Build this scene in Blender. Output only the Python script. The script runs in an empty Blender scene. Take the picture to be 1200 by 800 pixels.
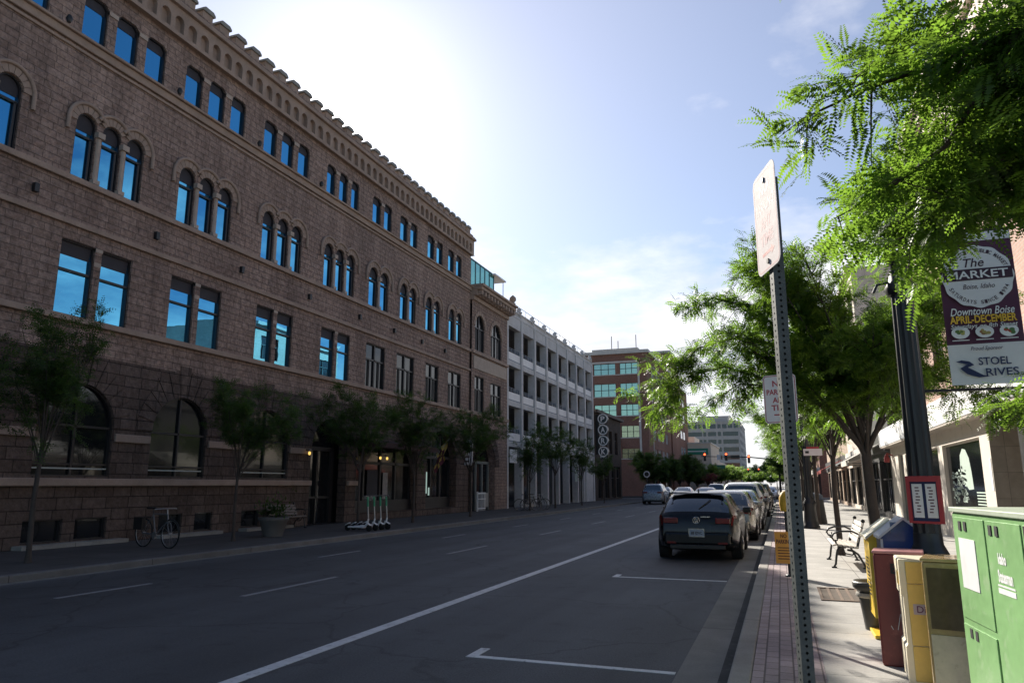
import bpy, math, random
from math import sin, cos, pi, radians, atan2, sqrt, tan
from mathutils import Vector, Matrix, geometry

RND = random.Random(11)
S = bpy.context.scene
COL = S.collection

# ------------------------------------------------------------------ mesh builder
class MB:
    def __init__(self):
        self.v = []; self.f = []; self.mi = []; self.sm = []
    def add(self, vs, fs, mi=0, smooth=False):
        o = len(self.v)
        self.v.extend([tuple(p) for p in vs])
        for f in fs:
            self.f.append(tuple(i + o for i in f)); self.mi.append(mi); self.sm.append(smooth)
        return self
    def box(self, x0, x1, y0, y1, z0, z1, mi=0):
        vs = [(x0,y0,z0),(x1,y0,z0),(x1,y1,z0),(x0,y1,z0),(x0,y0,z1),(x1,y0,z1),(x1,y1,z1),(x0,y1,z1)]
        fs = [(0,3,2,1),(4,5,6,7),(0,1,5,4),(1,2,6,5),(2,3,7,6),(3,0,4,7)]
        return self.add(vs, fs, mi)
    def obox(self, c, s, rot=None, mi=0):
        hx, hy, hz = s[0]/2, s[1]/2, s[2]/2
        m = rot or Matrix.Identity(3)
        c = Vector(c)
        vs = [c + m @ Vector(p) for p in [(-hx,-hy,-hz),(hx,-hy,-hz),(hx,hy,-hz),(-hx,hy,-hz),(-hx,-hy,hz),(hx,-hy,hz),(hx,hy,hz),(-hx,hy,hz)]]
        return self.add(vs, [(0,3,2,1),(4,5,6,7),(0,1,5,4),(1,2,6,5),(2,3,7,6),(3,0,4,7)], mi)
    def prism(self, poly, o, ux, uy, d, mi=0, smooth=False):
        o = Vector(o); ux = Vector(ux); uy = Vector(uy); d = Vector(d)
        n = len(poly)
        a = [o + ux*p[0] + uy*p[1] for p in poly]
        b = [p + d for p in a]
        fs = [tuple(range(n)), tuple(range(2*n-1, n-1, -1))]
        self.add(a + b, fs, mi)
        self.add(a + b, [((i+1) % n, i, i+n, (i+1) % n + n) for i in range(n)], mi, smooth)
        return self
    def tube(self, pts, r, n=8, mi=0, caps=True):
        pts = [Vector(p) for p in pts]
        rs = r if isinstance(r, (list, tuple)) else [r]*len(pts)
        vs = []; ref = None
        for i, p in enumerate(pts):
            t = (pts[min(i+1, len(pts)-1)] - pts[max(i-1, 0)]).normalized()
            if ref is None:
                ref = Vector((0,0,1)) if abs(t.z) < .9 else Vector((1,0,0))
            a = t.cross(ref).normalized(); b = a.cross(t).normalized(); ref = b
            for k in range(n):
                th = 2*pi*k/n
                vs.append(p + (a*cos(th) + b*sin(th))*rs[i])
        fs = []
        for i in range(len(pts)-1):
            for k in range(n):
                fs.append((i*n+k, i*n+(k+1) % n, (i+1)*n+(k+1) % n, (i+1)*n+k))
        self.add(vs, fs, mi, True)
        if caps:
            m = len(pts)
            self.add(vs[:n], [tuple(range(n-1, -1, -1))], mi)
            self.add(vs[(m-1)*n:], [tuple(range(n))], mi)
        return self
    def lathe(self, prof, c=(0,0,0), n=20, mi=0, axis='z'):
        vs = []
        for r, z in prof:
            for k in range(n):
                th = 2*pi*k/n
                p = (r*cos(th), r*sin(th), z)
                if axis == 'y': p = (p[0], p[2], p[1])
                if axis == 'x': p = (p[2], p[0], p[1])
                vs.append((p[0]+c[0], p[1]+c[1], p[2]+c[2]))
        fs = []
        for i in range(len(prof)-1):
            for k in range(n):
                fs.append((i*n+k, i*n+(k+1) % n, (i+1)*n+(k+1) % n, (i+1)*n+k))
        self.add(vs, fs, mi, True)
        m = len(prof)
        if prof[0][0] > 1e-6: self.add(vs[:n], [tuple(range(n-1, -1, -1))], mi)
        if prof[-1][0] > 1e-6: self.add(vs[(m-1)*n:], [tuple(range(n))], mi)
        return self
    def build(self, name, mats, parent=None, bev=0, world=True):
        me = bpy.data.meshes.new(name)
        off = Vector((0,0,0)); p = parent
        while p is not None:
            off += p.location; p = p.parent
        vs = [(x-off.x, y-off.y, z-off.z) for x, y, z in self.v] if parent is not None else self.v
        me.from_pydata(vs, [], self.f)
        if not isinstance(mats, (list, tuple)): mats = [mats]
        for m in mats: me.materials.append(m)
        me.polygons.foreach_set('material_index', self.mi)
        me.polygons.foreach_set('use_smooth', self.sm)
        me.update()
        o = bpy.data.objects.new(name, me); COL.objects.link(o)
        if parent is not None: o.parent = parent
        if bev:
            b = o.modifiers.new('bevel', 'BEVEL'); b.width = bev; b.segments = 2; b.limit_method = 'ANGLE'; b.angle_limit = radians(40)
        return o

def wall_holes(mb, u0, u1, v0, v1, holes, fn, depth, mi=0, mi_rev=None):
    """flat wall with openings: fn(u, v, d) -> 3-D point, d = distance behind the face"""
    if mi_rev is None: mi_rev = mi
    vs = [(u0,v0),(u1,v0),(u1,v1),(u0,v1)]; ed = [(0,1),(1,2),(2,3),(3,0)]
    for h in holes:
        o = len(vs); n = len(h); vs += list(h); ed += [(o+i, o+(i+1) % n) for i in range(n)]
    r = geometry.delaunay_2d_cdt([Vector(p) for p in vs], ed, [], 0, 1e-6)
    V = r[0]; F = r[2]
    bbs = [(min(p[0] for p in h), max(p[0] for p in h), min(p[1] for p in h), max(p[1] for p in h)) for h in holes]
    keep = []
    for f in F:
        cx = sum(V[i].x for i in f)/len(f); cy = sum(V[i].y for i in f)/len(f)
        if not (u0 < cx < u1 and v0 < cy < v1): continue
        ins = False
        for h, b in zip(holes, bbs):
            if b[0] < cx < b[1] and b[2] < cy < b[3]:
                c = False; j = len(h)-1
                for i in range(len(h)):
                    if (h[i][1] > cy) != (h[j][1] > cy) and cx < (h[j][0]-h[i][0])*(cy-h[i][1])/(h[j][1]-h[i][1]) + h[i][0]: c = not c
                    j = i
                if c: ins = True; break
        if not ins: keep.append(tuple(f))
    mb.add([fn(p.x, p.y, 0) for p in V], keep, mi)
    for h in holes:
        n = len(h)
        a = [fn(p[0], p[1], 0) for p in h]; b = [fn(p[0], p[1], depth) for p in h]
        mb.add(a+b, [(i, (i+1) % n, (i+1) % n+n, i+n) for i in range(n)], mi_rev)

def rect(a, b, c, d): return [(a,c),(b,c),(b,d),(a,d)]
def shoulder(a, b, c, d, k=.12): return [(a,c),(b,c),(b,d-k),(b-k,d),(a+k,d),(a,d-k)]
def arch(a, b, c, d, n=12):
    r = (b-a)/2; cx = (a+b)/2; cz = d-r
    return [(a,c),(b,c)] + [(cx + r*cos(pi*i/n), cz + r*sin(pi*i/n)) for i in range(n+1)]
def inset(poly, k):
    cx = sum(p[0] for p in poly)/len(poly)
    x0 = min(p[0] for p in poly); x1 = max(p[0] for p in poly); z0 = min(p[1] for p in poly); z1 = max(p[1] for p in poly)
    mx = (x0+x1)/2; mz = (z0+z1)/2
    sx = (x1-x0-2*k)/(x1-x0); sz = (z1-z0-2*k)/(z1-z0)
    return [(mx+(p[0]-mx)*sx, mz+(p[1]-mz)*sz) for p in poly]

# ------------------------------------------------------------------ scene graph helpers
def tag(o, label=None, cat=None, group=None, kind=None):
    if label: o['label'] = label
    if cat: o['category'] = cat
    if group: o['group'] = group
    if kind: o['kind'] = kind
    return o
def thing(name, label, cat, loc=(0,0,0), group=None):
    o = bpy.data.objects.new(name, None); COL.objects.link(o)
    o.location = loc; o.empty_display_size = .2
    return tag(o, label, cat, group)
def struct(mb, name, m, **k):
    return tag(mb.build(name, m), kind='structure', **k)
def place(o, x, y, z=0, rz=0, s=None):
    o.location = (x, y, z); o.rotation_euler = (0, 0, rz)
    if s: o.scale = (s, s, s) if not isinstance(s, tuple) else s
    return o
def copy_tree(o, parent=None, label=None):
    c = o.copy(); COL.objects.link(c)
    if parent is not None: c.parent = parent
    if label: c['label'] = label
    for ch in list(o.children): copy_tree(ch, c)
    return c

# ------------------------------------------------------------------ text as flat mesh
_tc = {}
def text_geo(s, bold=.0, shear=0.):
    k = (s, bold, shear)
    if k in _tc: return _tc[k]
    cu = bpy.data.curves.new('t', 'FONT'); cu.body = s; cu.size = 1; cu.offset = bold; cu.shear = shear; cu.resolution_u = 3
    ob = bpy.data.objects.new('t', cu); COL.objects.link(ob)
    dg = bpy.context.evaluated_depsgraph_get()
    me = bpy.data.meshes.new_from_object(ob.evaluated_get(dg))
    vs = [(v.co.x, v.co.y) for v in me.vertices]; fs = [tuple(p.vertices) for p in me.polygons]
    bpy.data.objects.remove(ob); bpy.data.curves.remove(cu); bpy.data.meshes.remove(me)
    if not vs: vs = [(0,0)]
    _tc[k] = (vs, fs); return _tc[k]
def text(mb, s, o, ux, uy, w, h, bold=.0, shear=0., mi=0):
    """letters centred on o, fitted in a w x h box"""
    vs, fs = text_geo(s, bold, shear)
    x0 = min(p[0] for p in vs); x1 = max(p[0] for p in vs); y0 = min(p[1] for p in vs); y1 = max(p[1] for p in vs)
    o = Vector(o); ux = Vector(ux); uy = Vector(uy)
    sx = w/max(x1-x0, 1e-4); sy = h/max(y1-y0, 1e-4)
    mb.add([o + ux*((p[0]-(x0+x1)/2)*sx) + uy*((p[1]-(y0+y1)/2)*sy) for p in vs], fs, mi)
def arc_text(mb, s, o, ux, uy, r, a0, a1, h, flip=False, mi=0):
    o = Vector(o); ux = Vector(ux); uy = Vector(uy); n = len(s)
    for i, ch in enumerate(s):
        if ch == ' ': continue
        t = a0 + (a1-a0)*i/(n-1)
        d = ux*cos(t) + uy*sin(t); tg = ux*sin(t) - uy*cos(t)
        if flip: text(mb, ch, o + d*r, -tg, -d, h*.62, h, .01, mi=mi)
        else: text(mb, ch, o + d*r, tg, d, h*.62, h, .01, mi=mi)

# ------------------------------------------------------------------ materials
def NT(name):
    m = bpy.data.materials.new(name); m.use_nodes = True
    nt = m.node_tree; nt.nodes.clear()
    out = nt.nodes.new('ShaderNodeOutputMaterial')
    return m, nt, out
def N(nt, t, **k):
    n = nt.nodes.new(t)
    for a, b in k.items(): setattr(n, a, b)
    return n
def math_n(nt, op, a, b=None):
    n = N(nt, 'ShaderNodeMath', operation=op)
    for i, x in enumerate((a, b)):
        if x is None: continue
        if isinstance(x, (int, float)): n.inputs[i].default_value = x
        else: nt.links.new(x, n.inputs[i])
    return n.outputs[0]
def mixc(nt, fac, a, b, bt='MIX'):
    n = N(nt, 'ShaderNodeMix', data_type='RGBA', blend_type=bt)
    for i, x in ((0, fac), (6, a), (7, b)):
        if isinstance(x, (int, float)): n.inputs[i].default_value = x
        elif isinstance(x, tuple): n.inputs[i].default_value = (*x[:3], 1)
        else: nt.links.new(x, n.inputs[i])
    return n.outputs[2]
def noise(nt, vec, scale, detail=4, rough=.55):
    n = N(nt, 'ShaderNodeTexNoise'); n.inputs['Scale'].default_value = scale; n.inputs['Detail'].default_value = detail
    n.inputs['Roughness'].default_value = rough
    if vec is not None: nt.links.new(vec, n.inputs['Vector'])
    return n.outputs[0]
def ramp(nt, v, a, b, c0=(0,0,0), c1=(1,1,1)):
    n = N(nt, 'ShaderNodeValToRGB')
    n.color_ramp.elements[0].position = a; n.color_ramp.elements[0].color = (*c0, 1)
    n.color_ramp.elements[1].position = b; n.color_ramp.elements[1].color = (*c1, 1)
    nt.links.new(v, n.inputs[0]); return n.outputs[0]
def bump(nt, h, strength=.4, dist=.02):
    n = N(nt, 'ShaderNodeBump'); n.inputs['Strength'].default_value = strength; n.inputs['Distance'].default_value = dist
    nt.links.new(h, n.inputs['Height']); return n.outputs[0]
def objc(nt): return N(nt, 'ShaderNodeTexCoord').outputs['Object']
def mapped(nt, vec, mode):
    """wall coordinates: along the wall, up"""
    s = N(nt, 'ShaderNodeSeparateXYZ'); nt.links.new(vec, s.inputs[0])
    c = N(nt, 'ShaderNodeCombineXYZ')
    if mode == 'wall':
        nt.links.new(math_n(nt, 'ADD', s.outputs[0], s.outputs[1]), c.inputs[0]); nt.links.new(s.outputs[2], c.inputs[1])
    elif mode == 'yx':
        nt.links.new(s.outputs[1], c.inputs[0]); nt.links.new(s.outputs[0], c.inputs[1])
    else:
        nt.links.new(s.outputs[0], c.inputs[0]); nt.links.new(s.outputs[1], c.inputs[1])
    return c.outputs[0]
def principled(nt, out, col, rough=.6, metal=0., nrm=None, coat=0., spec=.5):
    p = N(nt, 'ShaderNodeBsdfPrincipled')
    for key, x in (('Base Color', col), ('Roughness', rough), ('Metallic', metal)):
        if isinstance(x, tuple): p.inputs[key].default_value = (*x[:3], 1)
        elif isinstance(x, (int, float)): p.inputs[key].default_value = x
        else: nt.links.new(x, p.inputs[key])
    p.inputs['Coat Weight'].default_value = coat; p.inputs['Coat Roughness'].default_value = .05
    p.inputs['Specular IOR Level'].default_value = spec
    if nrm is not None: nt.links.new(nrm, p.inputs['Normal'])
    nt.links.new(p.outputs[0], out.inputs[0]); return p
def pm(name, c, rough=.6, var=.18, vs=2.5, bs=0., bscale=60, metal=0., coat=0., spec=.5, dirt=None):
    m, nt, out = NT(name); v = objc(nt)
    n1 = noise(nt, v, vs, 5); n2 = noise(nt, v, vs*9, 3)
    f = math_n(nt, 'ADD', math_n(nt, 'MULTIPLY', n1, .65), math_n(nt, 'MULTIPLY', n2, .35))
    col = ramp(nt, f, .3, .7, tuple(x*(1-var) for x in c), tuple(min(1, x*(1+var)) for x in c))
    if dirt:
        d = ramp(nt, noise(nt, v, vs*2.3, 8, .7), .55, .75); col = mixc(nt, d, col, dirt)
    nr = bump(nt, noise(nt, v, bscale, 4), bs, .01) if bs else None
    r = math_n(nt, 'ADD', math_n(nt, 'MULTIPLY', n2, .2), max(0, rough-.1))
    principled(nt, out, col, r, metal, nr, coat, spec); return m
def brickm(name, c1, c2, mort, bw, bh, ms=.012, mode='wall', rough=.85, bs=.5, var=.35, rockface=0., offset=.5, squash=1., sqf=2, big=.35, dist=.02):
    m, nt, out = NT(name); v = objc(nt); w = mapped(nt, v, mode)
    b = N(nt, 'ShaderNodeTexBrick'); nt.links.new(w, b.inputs['Vector'])
    b.offset = offset; b.squash = squash; b.squash_frequency = sqf
    b.inputs['Color1'].default_value = (*c1, 1); b.inputs['Color2'].default_value = (*c2, 1); b.inputs['Mortar'].default_value = (*mort, 1)
    b.inputs['Scale'].default_value = 1; b.inputs['Brick Width'].default_value = bw; b.inputs['Row Height'].default_value = bh
    b.inputs['Mortar Size'].default_value = ms; b.inputs['Mortar Smooth'].default_value = .25; b.inputs['Bias'].default_value = 0
    n1 = noise(nt, v, big, 6, .6); n2 = noise(nt, v, 7, 5, .65)
    g = mixc(nt, .85, b.outputs['Color'], ramp(nt, n2, .3, .72, (1-var,)*3, (1+var,)*3), 'MULTIPLY')
    g = mixc(nt, .8, g, ramp(nt, n1, .3, .7, (.72, .7, .7), (1.22, 1.2, 1.18)), 'MULTIPLY')
    if rockface:
        mp = N(nt, 'ShaderNodeMapping'); nt.links.new(v, mp.inputs[0]); mp.inputs['Scale'].default_value = (1.6, 1.6, .16)
        g = mixc(nt, .75, g, ramp(nt, noise(nt, mp.outputs[0], 1., 6, .65), .42, .72, (1.12,1.1,1.08), (.60,.58,.58)), 'MULTIPLY')
    h = math_n(nt, 'SUBTRACT', 1., b.outputs['Fac'])
    if rockface:
        h = math_n(nt, 'ADD', h, math_n(nt, 'MULTIPLY', noise(nt, v, 5.5, 6, .6), rockface))
    else:
        h = math_n(nt, 'ADD', h, math_n(nt, 'MULTIPLY', noise(nt, v, 40, 3), .3))
    principled(nt, out, g, rough, 0, bump(nt, h, bs, dist), 0, .25); return m
def glassm(name, tint=(.30,.45,.60), base=(.008,.010,.013), refl=.5, wav=.02, rough=.01):
    m, nt, out = NT(name); v = objc(nt)
    d = N(nt, 'ShaderNodeBsdfPrincipled'); d.inputs['Base Color'].default_value = (*base, 1); d.inputs['Roughness'].default_value = .1
    g = N(nt, 'ShaderNodeBsdfGlossy'); g.inputs['Color'].default_value = (*tint, 1); g.inputs['Roughness'].default_value = rough
    oi = N(nt, 'ShaderNodeObjectInfo'); wn = N(nt, 'ShaderNodeTexWhiteNoise', noise_dimensions='1D'); nt.links.new(oi.outputs['Random'], wn.inputs['W'])
    sb_ = N(nt, 'ShaderNodeVectorMath', operation='SUBTRACT'); nt.links.new(wn.outputs['Color'], sb_.inputs[0]); sb_.inputs[1].default_value = (.5,.5,.5)
    ml = N(nt, 'ShaderNodeVectorMath', operation='SCALE'); nt.links.new(sb_.outputs[0], ml.inputs[0]); ml.inputs['Scale'].default_value = .022 if wav else 0
    ad = N(nt, 'ShaderNodeVectorMath', operation='ADD'); nt.links.new(bump(nt, noise(nt, v, 1.3, 2), wav, .05), ad.inputs[0]); nt.links.new(ml.outputs[0], ad.inputs[1])
    nz = N(nt, 'ShaderNodeVectorMath', operation='NORMALIZE'); nt.links.new(ad.outputs[0], nz.inputs[0]); nt.links.new(nz.outputs[0], g.inputs['Normal'])
    mx = N(nt, 'ShaderNodeMixShader'); mx.inputs[0].default_value = refl
    nt.links.new(d.outputs[0], mx.inputs[1]); nt.links.new(g.outputs[0], mx.inputs[2]); nt.links.new(mx.outputs[0], out.inputs[0])
    return m
def leafm(name, c, tr, var=.35):
    m, nt, out = NT(name); v = objc(nt)
    n1 = noise(nt, v, 1.8, 3); n2 = noise(nt, v, 14, 2)
    f = math_n(nt, 'ADD', math_n(nt, 'MULTIPLY', n1, .6), math_n(nt, 'MULTIPLY', n2, .4))
    col = ramp(nt, f, .35, .68, tuple(x*(1-var) for x in c), tuple(x*(1+var) for x in c))
    tc = ramp(nt, f, .35, .68, tuple(x*(1-var) for x in tr), tuple(x*(1+var) for x in tr))
    p = N(nt, 'ShaderNodeBsdfPrincipled'); nt.links.new(col, p.inputs['Base Color']); p.inputs['Roughness'].default_value = .45
    p.inputs['Specular IOR Level'].default_value = .4
    t = N(nt, 'ShaderNodeBsdfTranslucent'); nt.links.new(tc, t.inputs[0])
    mx = N(nt, 'ShaderNodeMixShader'); mx.inputs[0].default_value = .58
    nt.links.new(p.outputs[0], mx.inputs[1]); nt.links.new(t.outputs[0], mx.inputs[2]); nt.links.new(mx.outputs[0], out.inputs[0])
    return m
def emitm(name, c, s):
    m, nt, out = NT(name); e = N(nt, 'ShaderNodeEmission'); e.inputs[0].default_value = (*c, 1); e.inputs[1].default_value = s
    nt.links.new(e.outputs[0], out.inputs[0]); return m

M = {}
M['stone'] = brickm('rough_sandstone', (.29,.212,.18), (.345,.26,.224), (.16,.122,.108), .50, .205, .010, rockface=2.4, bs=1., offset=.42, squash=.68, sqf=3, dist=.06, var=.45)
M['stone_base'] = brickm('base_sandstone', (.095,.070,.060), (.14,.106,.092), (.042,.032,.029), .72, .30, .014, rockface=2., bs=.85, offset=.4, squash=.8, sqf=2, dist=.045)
M['stone_trim'] = pm('dressed_sandstone', (.33,.25,.205), .85, .22, 2, .35, 25, spec=.25)
M['stone_pale'] = pm('pale_column_stone', (.40,.33,.28), .8, .15, 3, .2, 30, spec=.25)
M['frame_dark'] = pm('dark_window_frame', (.022,.02,.022), .45, .2)
M['blind'] = pm('dark_blind', (.03,.028,.036), .7, .2)
M['pane'] = glassm('mirror_glass', (.13,.52,.84), refl=.9)
M['pane_dark'] = glassm('dark_glass', (.5,.53,.55), refl=.045)
M['pane_green'] = glassm('green_glass', (.60,.85,.68), (.10,.18,.13), refl=.55, wav=.09)
M['pane_teal'] = glassm('teal_glass', (.25,.75,.75), (.02,.08,.08), refl=.5)
M['black'] = pm('black_iron', (.016,.016,.018), .4, .2, spec=.5)
M['rubber'] = pm('tyre_rubber', (.012,.012,.012), .85, .2)
M['alloy'] = pm('alloy', (.35,.35,.36), .35, .1, metal=.8)
M['void'] = pm('dark_interior', (.012,.012,.013), .9, .2)
M['concrete'] = pm('garage_concrete', (.50,.50,.51), .85, .2, .8, .2, 30, dirt=(.36,.36,.36))
M['white_panel'] = pm('white_panel', (.72,.72,.73), .6, .1, 1.5)
M['blue_rail'] = pm('blue_grey_rail', (.10,.14,.20), .5, .1)
M['galv'] = pm('galvanised_steel', (.075,.085,.083), .6, .22, 14, .1, 80, dirt=(.05,.057,.055), spec=.25)
M['wood_pale'] = pm('pale_bench_slat', (.55,.50,.44), .6, .15, 6, .2, 40)
# ------------------------------------------------------------------ ground, road, pavements
def asphalt():
    m, nt, out = NT('asphalt'); v = objc(nt)
    n1 = noise(nt, v, .35, 5, .6); n2 = noise(nt, v, 48, 5, .75); n3 = noise(nt, v, 2.2, 6, .65)
    mp = N(nt, 'ShaderNodeMapping'); nt.links.new(v, mp.inputs[0]); mp.inputs['Scale'].default_value = (1.1, .03, 1)
    n4 = noise(nt, mp.outputs[0], 1, 4)
    c = ramp(nt, n2, .25, .75, (.020, .0215, .0245), (.088, .091, .098))
    c = mixc(nt, .8, c, ramp(nt, n1, .3, .7, (.66,)*3, (1.3,)*3), 'MULTIPLY')
    c = mixc(nt, .9, c, ramp(nt, n4, .3, .7, (.62,)*3, (1.32,)*3), 'MULTIPLY')
    c = mixc(nt, .8, c, ramp(nt, n3, .56, .70, (1,)*3, (.5,)*3), 'MULTIPLY')
    # wandering cracks
    vo = N(nt, 'ShaderNodeTexVoronoi', feature='DISTANCE_TO_EDGE'); vo.inputs['Scale'].default_value = .33
    wv = N(nt, 'ShaderNodeVectorMath', operation='ADD'); nt.links.new(v, wv.inputs[0])
    nn = N(nt, 'ShaderNodeTexNoise'); nn.inputs['Scale'].default_value = 1.3; nn.inputs['Detail'].default_value = 5; nt.links.new(v, nn.inputs['Vector']); nt.links.new(nn.outputs[1], wv.inputs[1])
    nt.links.new(wv.outputs[0], vo.inputs['Vector'])
    c = mixc(nt, .6, c, ramp(nt, vo.outputs['Distance'], .0, .014, (.2,)*3, (1,)*3), 'MULTIPLY')
    principled(nt, out, c, .72, 0, bump(nt, n2, .9, .008), 0, .45); return m
def slabs(name, c, sx, sy, joint=.012, var=.2, mode='xy', off=0., rust=None, bs=.3):
    m, nt, out = NT(name); v = objc(nt); w = mapped(nt, v, mode)
    b = N(nt, 'ShaderNodeTexBrick'); nt.links.new(w, b.inputs['Vector']); b.offset = off
    b.inputs['Color1'].default_value = (*[x*(1-var*.4) for x in c], 1); b.inputs['Color2'].default_value = (*[x*(1+var*.4) for x in c], 1)
    b.inputs['Mortar'].default_value = (*[x*.42 for x in c], 1)
    b.inputs['Scale'].default_value = 1; b.inputs['Brick Width'].default_value = sx; b.inputs['Row Height'].default_value = sy
    b.inputs['Mortar Size'].default_value = joint; b.inputs['Mortar Smooth'].default_value = .2
    g = mixc(nt, .9, b.outputs[0], ramp(nt, noise(nt, v, 1.1, 7, .65), .3, .7, (1-var,)*3, (1+var,)*3), 'MULTIPLY')
    g = mixc(nt, .7, g, ramp(nt, noise(nt, v, 55, 3), .3, .7, (.85,)*3, (1.13,)*3), 'MULTIPLY')
    g = mixc(nt, .8, g, ramp(nt, noise(nt, v, 3.1, 8, .75), .6, .74, (1,)*3, (.62,.60,.57)), 'MULTIPLY')
    if rust: g = mixc(nt, math_n(nt, 'MULTIPLY', ramp(nt, noise(nt, v, .5, 3), .5, .7), .5), g, rust)
    h = math_n(nt, 'SUBTRACT', math_n(nt, 'MULTIPLY', noise(nt, v, 60, 3), .3), b.outputs['Fac'])
    principled(nt, out, g, .85, 0, bump(nt, h, bs, .01), 0, .3); return m
M['asphalt'] = asphalt()
M['slab'] = slabs('concrete_slabs', (.40,.385,.36), 1.12, .62, .007, .2, 'xy', 0)
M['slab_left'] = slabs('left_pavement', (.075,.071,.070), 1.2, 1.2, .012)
M['brick_pave'] = slabs('brick_paving', (.30,.20,.195), .20, .10, .007, .3, 'yx', 0., bs=.5)
M['brick_pave'] = slabs('brick_paving', (.39,.315,.315), .225, .1126, .008, .30, 'yx', .5, bs=.6)
M['gutter'] = slabs('gutter_concrete', (.19,.185,.17), 5, 3.05, .012, .25)
M['kerb'] = slabs('kerb_concrete', (.29,.275,.25), 5, 3.05, .010, .25)
M['paint'] = pm('worn_road_paint', (.55,.55,.55), .6, .2, 5, dirt=(.06,.06,.065))
M['paint_faint'] = pm('very_worn_paint', (.22,.22,.23), .7, .25, 5, dirt=(.07,.07,.075))
M['land'] = pm('land', (.09,.09,.085), .9, .2, .02)

struct(MB().box(-700, 700, -300, 900, -.40, -.16), 'ground', M['land'])
struct(MB().box(-12.22, -.97, -25, 600, -.15, 0), 'road', M['asphalt'])
mb = MB()
mb.box(-120, -12.224, 83.5, 98.5, -.15, -.004); mb.box(-.966, 120, 83.5, 98.5, -.15, -.004)
struct(mb, 'cross_street', M['asphalt'])
struct(MB().box(-.969, -.501, -25, 83.4, -.15, .004), 'gutter', M['gutter'])
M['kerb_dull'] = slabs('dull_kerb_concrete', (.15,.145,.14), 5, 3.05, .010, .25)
struct(MB().box(-.61, -.502, -25, 83.3, .0, .0075), 'gutter_dirt', pm('gutter_silt', (.045,.042,.04), .95, .5, 3, dirt=(.11,.105,.095)))
def kerb(name, x0, x1, y0, y1, m='kerb'):
    o = struct(MB().box(x0, x1, y0, y1, -.15, .124), name, M[m])
    b = o.modifiers.new('b', 'BEVEL'); b.width = .02; b.segments = 2
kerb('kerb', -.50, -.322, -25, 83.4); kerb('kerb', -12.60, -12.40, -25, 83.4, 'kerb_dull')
struct(MB().box(-12.399, -12.219, -25, 83.4, -.15, .003), 'gutter', M['gutter'])
struct(MB().box(-.320, .243, -25, 83.4, -.15, .120), 'pavement_brick_strip', M['brick_pave'])
struct(MB().box(.245, 14, -25, 83.4, -.15, .122), 'pavement', M['slab'])
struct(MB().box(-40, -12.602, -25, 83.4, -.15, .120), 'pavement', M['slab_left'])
kerb('kerb', -.50, -.322, 98.6, 420); kerb('kerb', -12.60, -12.40, 98.6, 420)
struct(MB().box(-.320, 14, 98.6, 420, -.15, .121), 'pavement', M['slab'])
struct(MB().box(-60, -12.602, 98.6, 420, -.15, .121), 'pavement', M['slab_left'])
# painted markings
mk = MB()
mk.box(-4.55, -4.40, -6, 80, .0, .004)
struct(mk, 'road_line', M['paint'])
mk = MB(); y = -5.2
while y < 80:
    mk.box(-7.72, -7.62, y, y+2.5, 0, .004); y += 7.25
struct(mk, 'lane_dashes', M['paint_faint'])
mk = MB(); y = 1.6
while y < 80:
    mk.box(-10.15, -10.06, y, y+1.75, 0, .004); y += 6.6
struct(mk, 'lane_dashes', M['paint_faint'])
for y in (.3, 6.88, 13.5, 21.9, 28.2, 34.5):
    mk = MB().box(-2.98, -.985, y, y+.085, 0, .004)
    mk.box(-2.98, -2.88, y+.0855, y+.40, 0, .0041)
    struct(mk, 'parking_bay_marking', M['paint'])
# litter and stains kept as small real things on the gutter are left out of the mesh

# tree grate (flat iron square round the second tree) and utility cover
def grate(name, x, y, s, label):
    t = thing(name, label, 'tree grate', (x, y, .122))
    mb = MB(); n = 11
    for i in range(n):
        a = -s/2 + s*i/(n-1)
        if abs(a) < .14:
            mb.box(x+a-.018, x+a+.018, y-s/2, y-.2, .123, .132); mb.box(x+a-.018, x+a+.018, y+.2, y+s/2, .123, .132)
        else: mb.box(x+a-.018, x+a+.018, y-s/2, y+s/2, .123, .132)
    mb.build('bars', M['rust'], t)
    f = MB()
    for a in (-s/2, s/2): f.box(x-s/2-.02, x+s/2+.02, y+a-.03, y+a+.03, .1235, .136)
    f.build('rim', M['rust'], t)
    MB().box(x-s/2, x+s/2, y-s/2, y+s/2, .1222, .1235).build('soil', M['soil'], t)
M['rust'] = pm('rusty_iron', (.16,.105,.07), .75, .3, 6)
M['soil'] = pm('tree_pit_soil', (.10,.075,.055), .95, .3, 8)
# ------------------------------------------------------------------ the long sandstone building
LX = -17.0
def lf(u, v, d): return (LX - d, u, v)
main = thing('stone_building', 'long four storey reddish sandstone building with arched windows and a notched parapet', 'building', (LX, 20, .12))
DEP = .30
f4, f3, f2, f1 = [], [], [], []
def split(a, b, n, gap):
    w = (b-a-gap*(n-1))/n
    return [(a+i*(w+gap), a+i*(w+gap)+w) for i in range(n)]
g4 = [(5.0,7.85,3),(8.85,11.65,3),(12.62,15.45,3),(16.28,19.08,3),(20.1,22.85,3),(24.1,26.6,3),(27.8,29.6,2),(30.45,32.3,2),(33.5,35.4,2),(36.1,38.0,2)]
g3 = [(5.3,7.55,3),(9.0,11.3,3),(12.8,15.02,3),(16.4,18.75,3),(20.35,22.68,3),(24.2,26.5,3),(27.72,29.5,2),(30.66,32.33,2),(33.45,35.15,2),(36.33,38.12,2)]
g2 = [(5.2,7.4,2),(9.0,11.2,2),(12.8,15.0,2),(16.45,18.6,2),(20.35,22.4,2),(24.25,26.38,2)]
s2 = [(27.7,29.4),(30.5,32.3),(33.6,35.15),(36.35,38.1)]
cols = []
holes = []; wins = []
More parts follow.
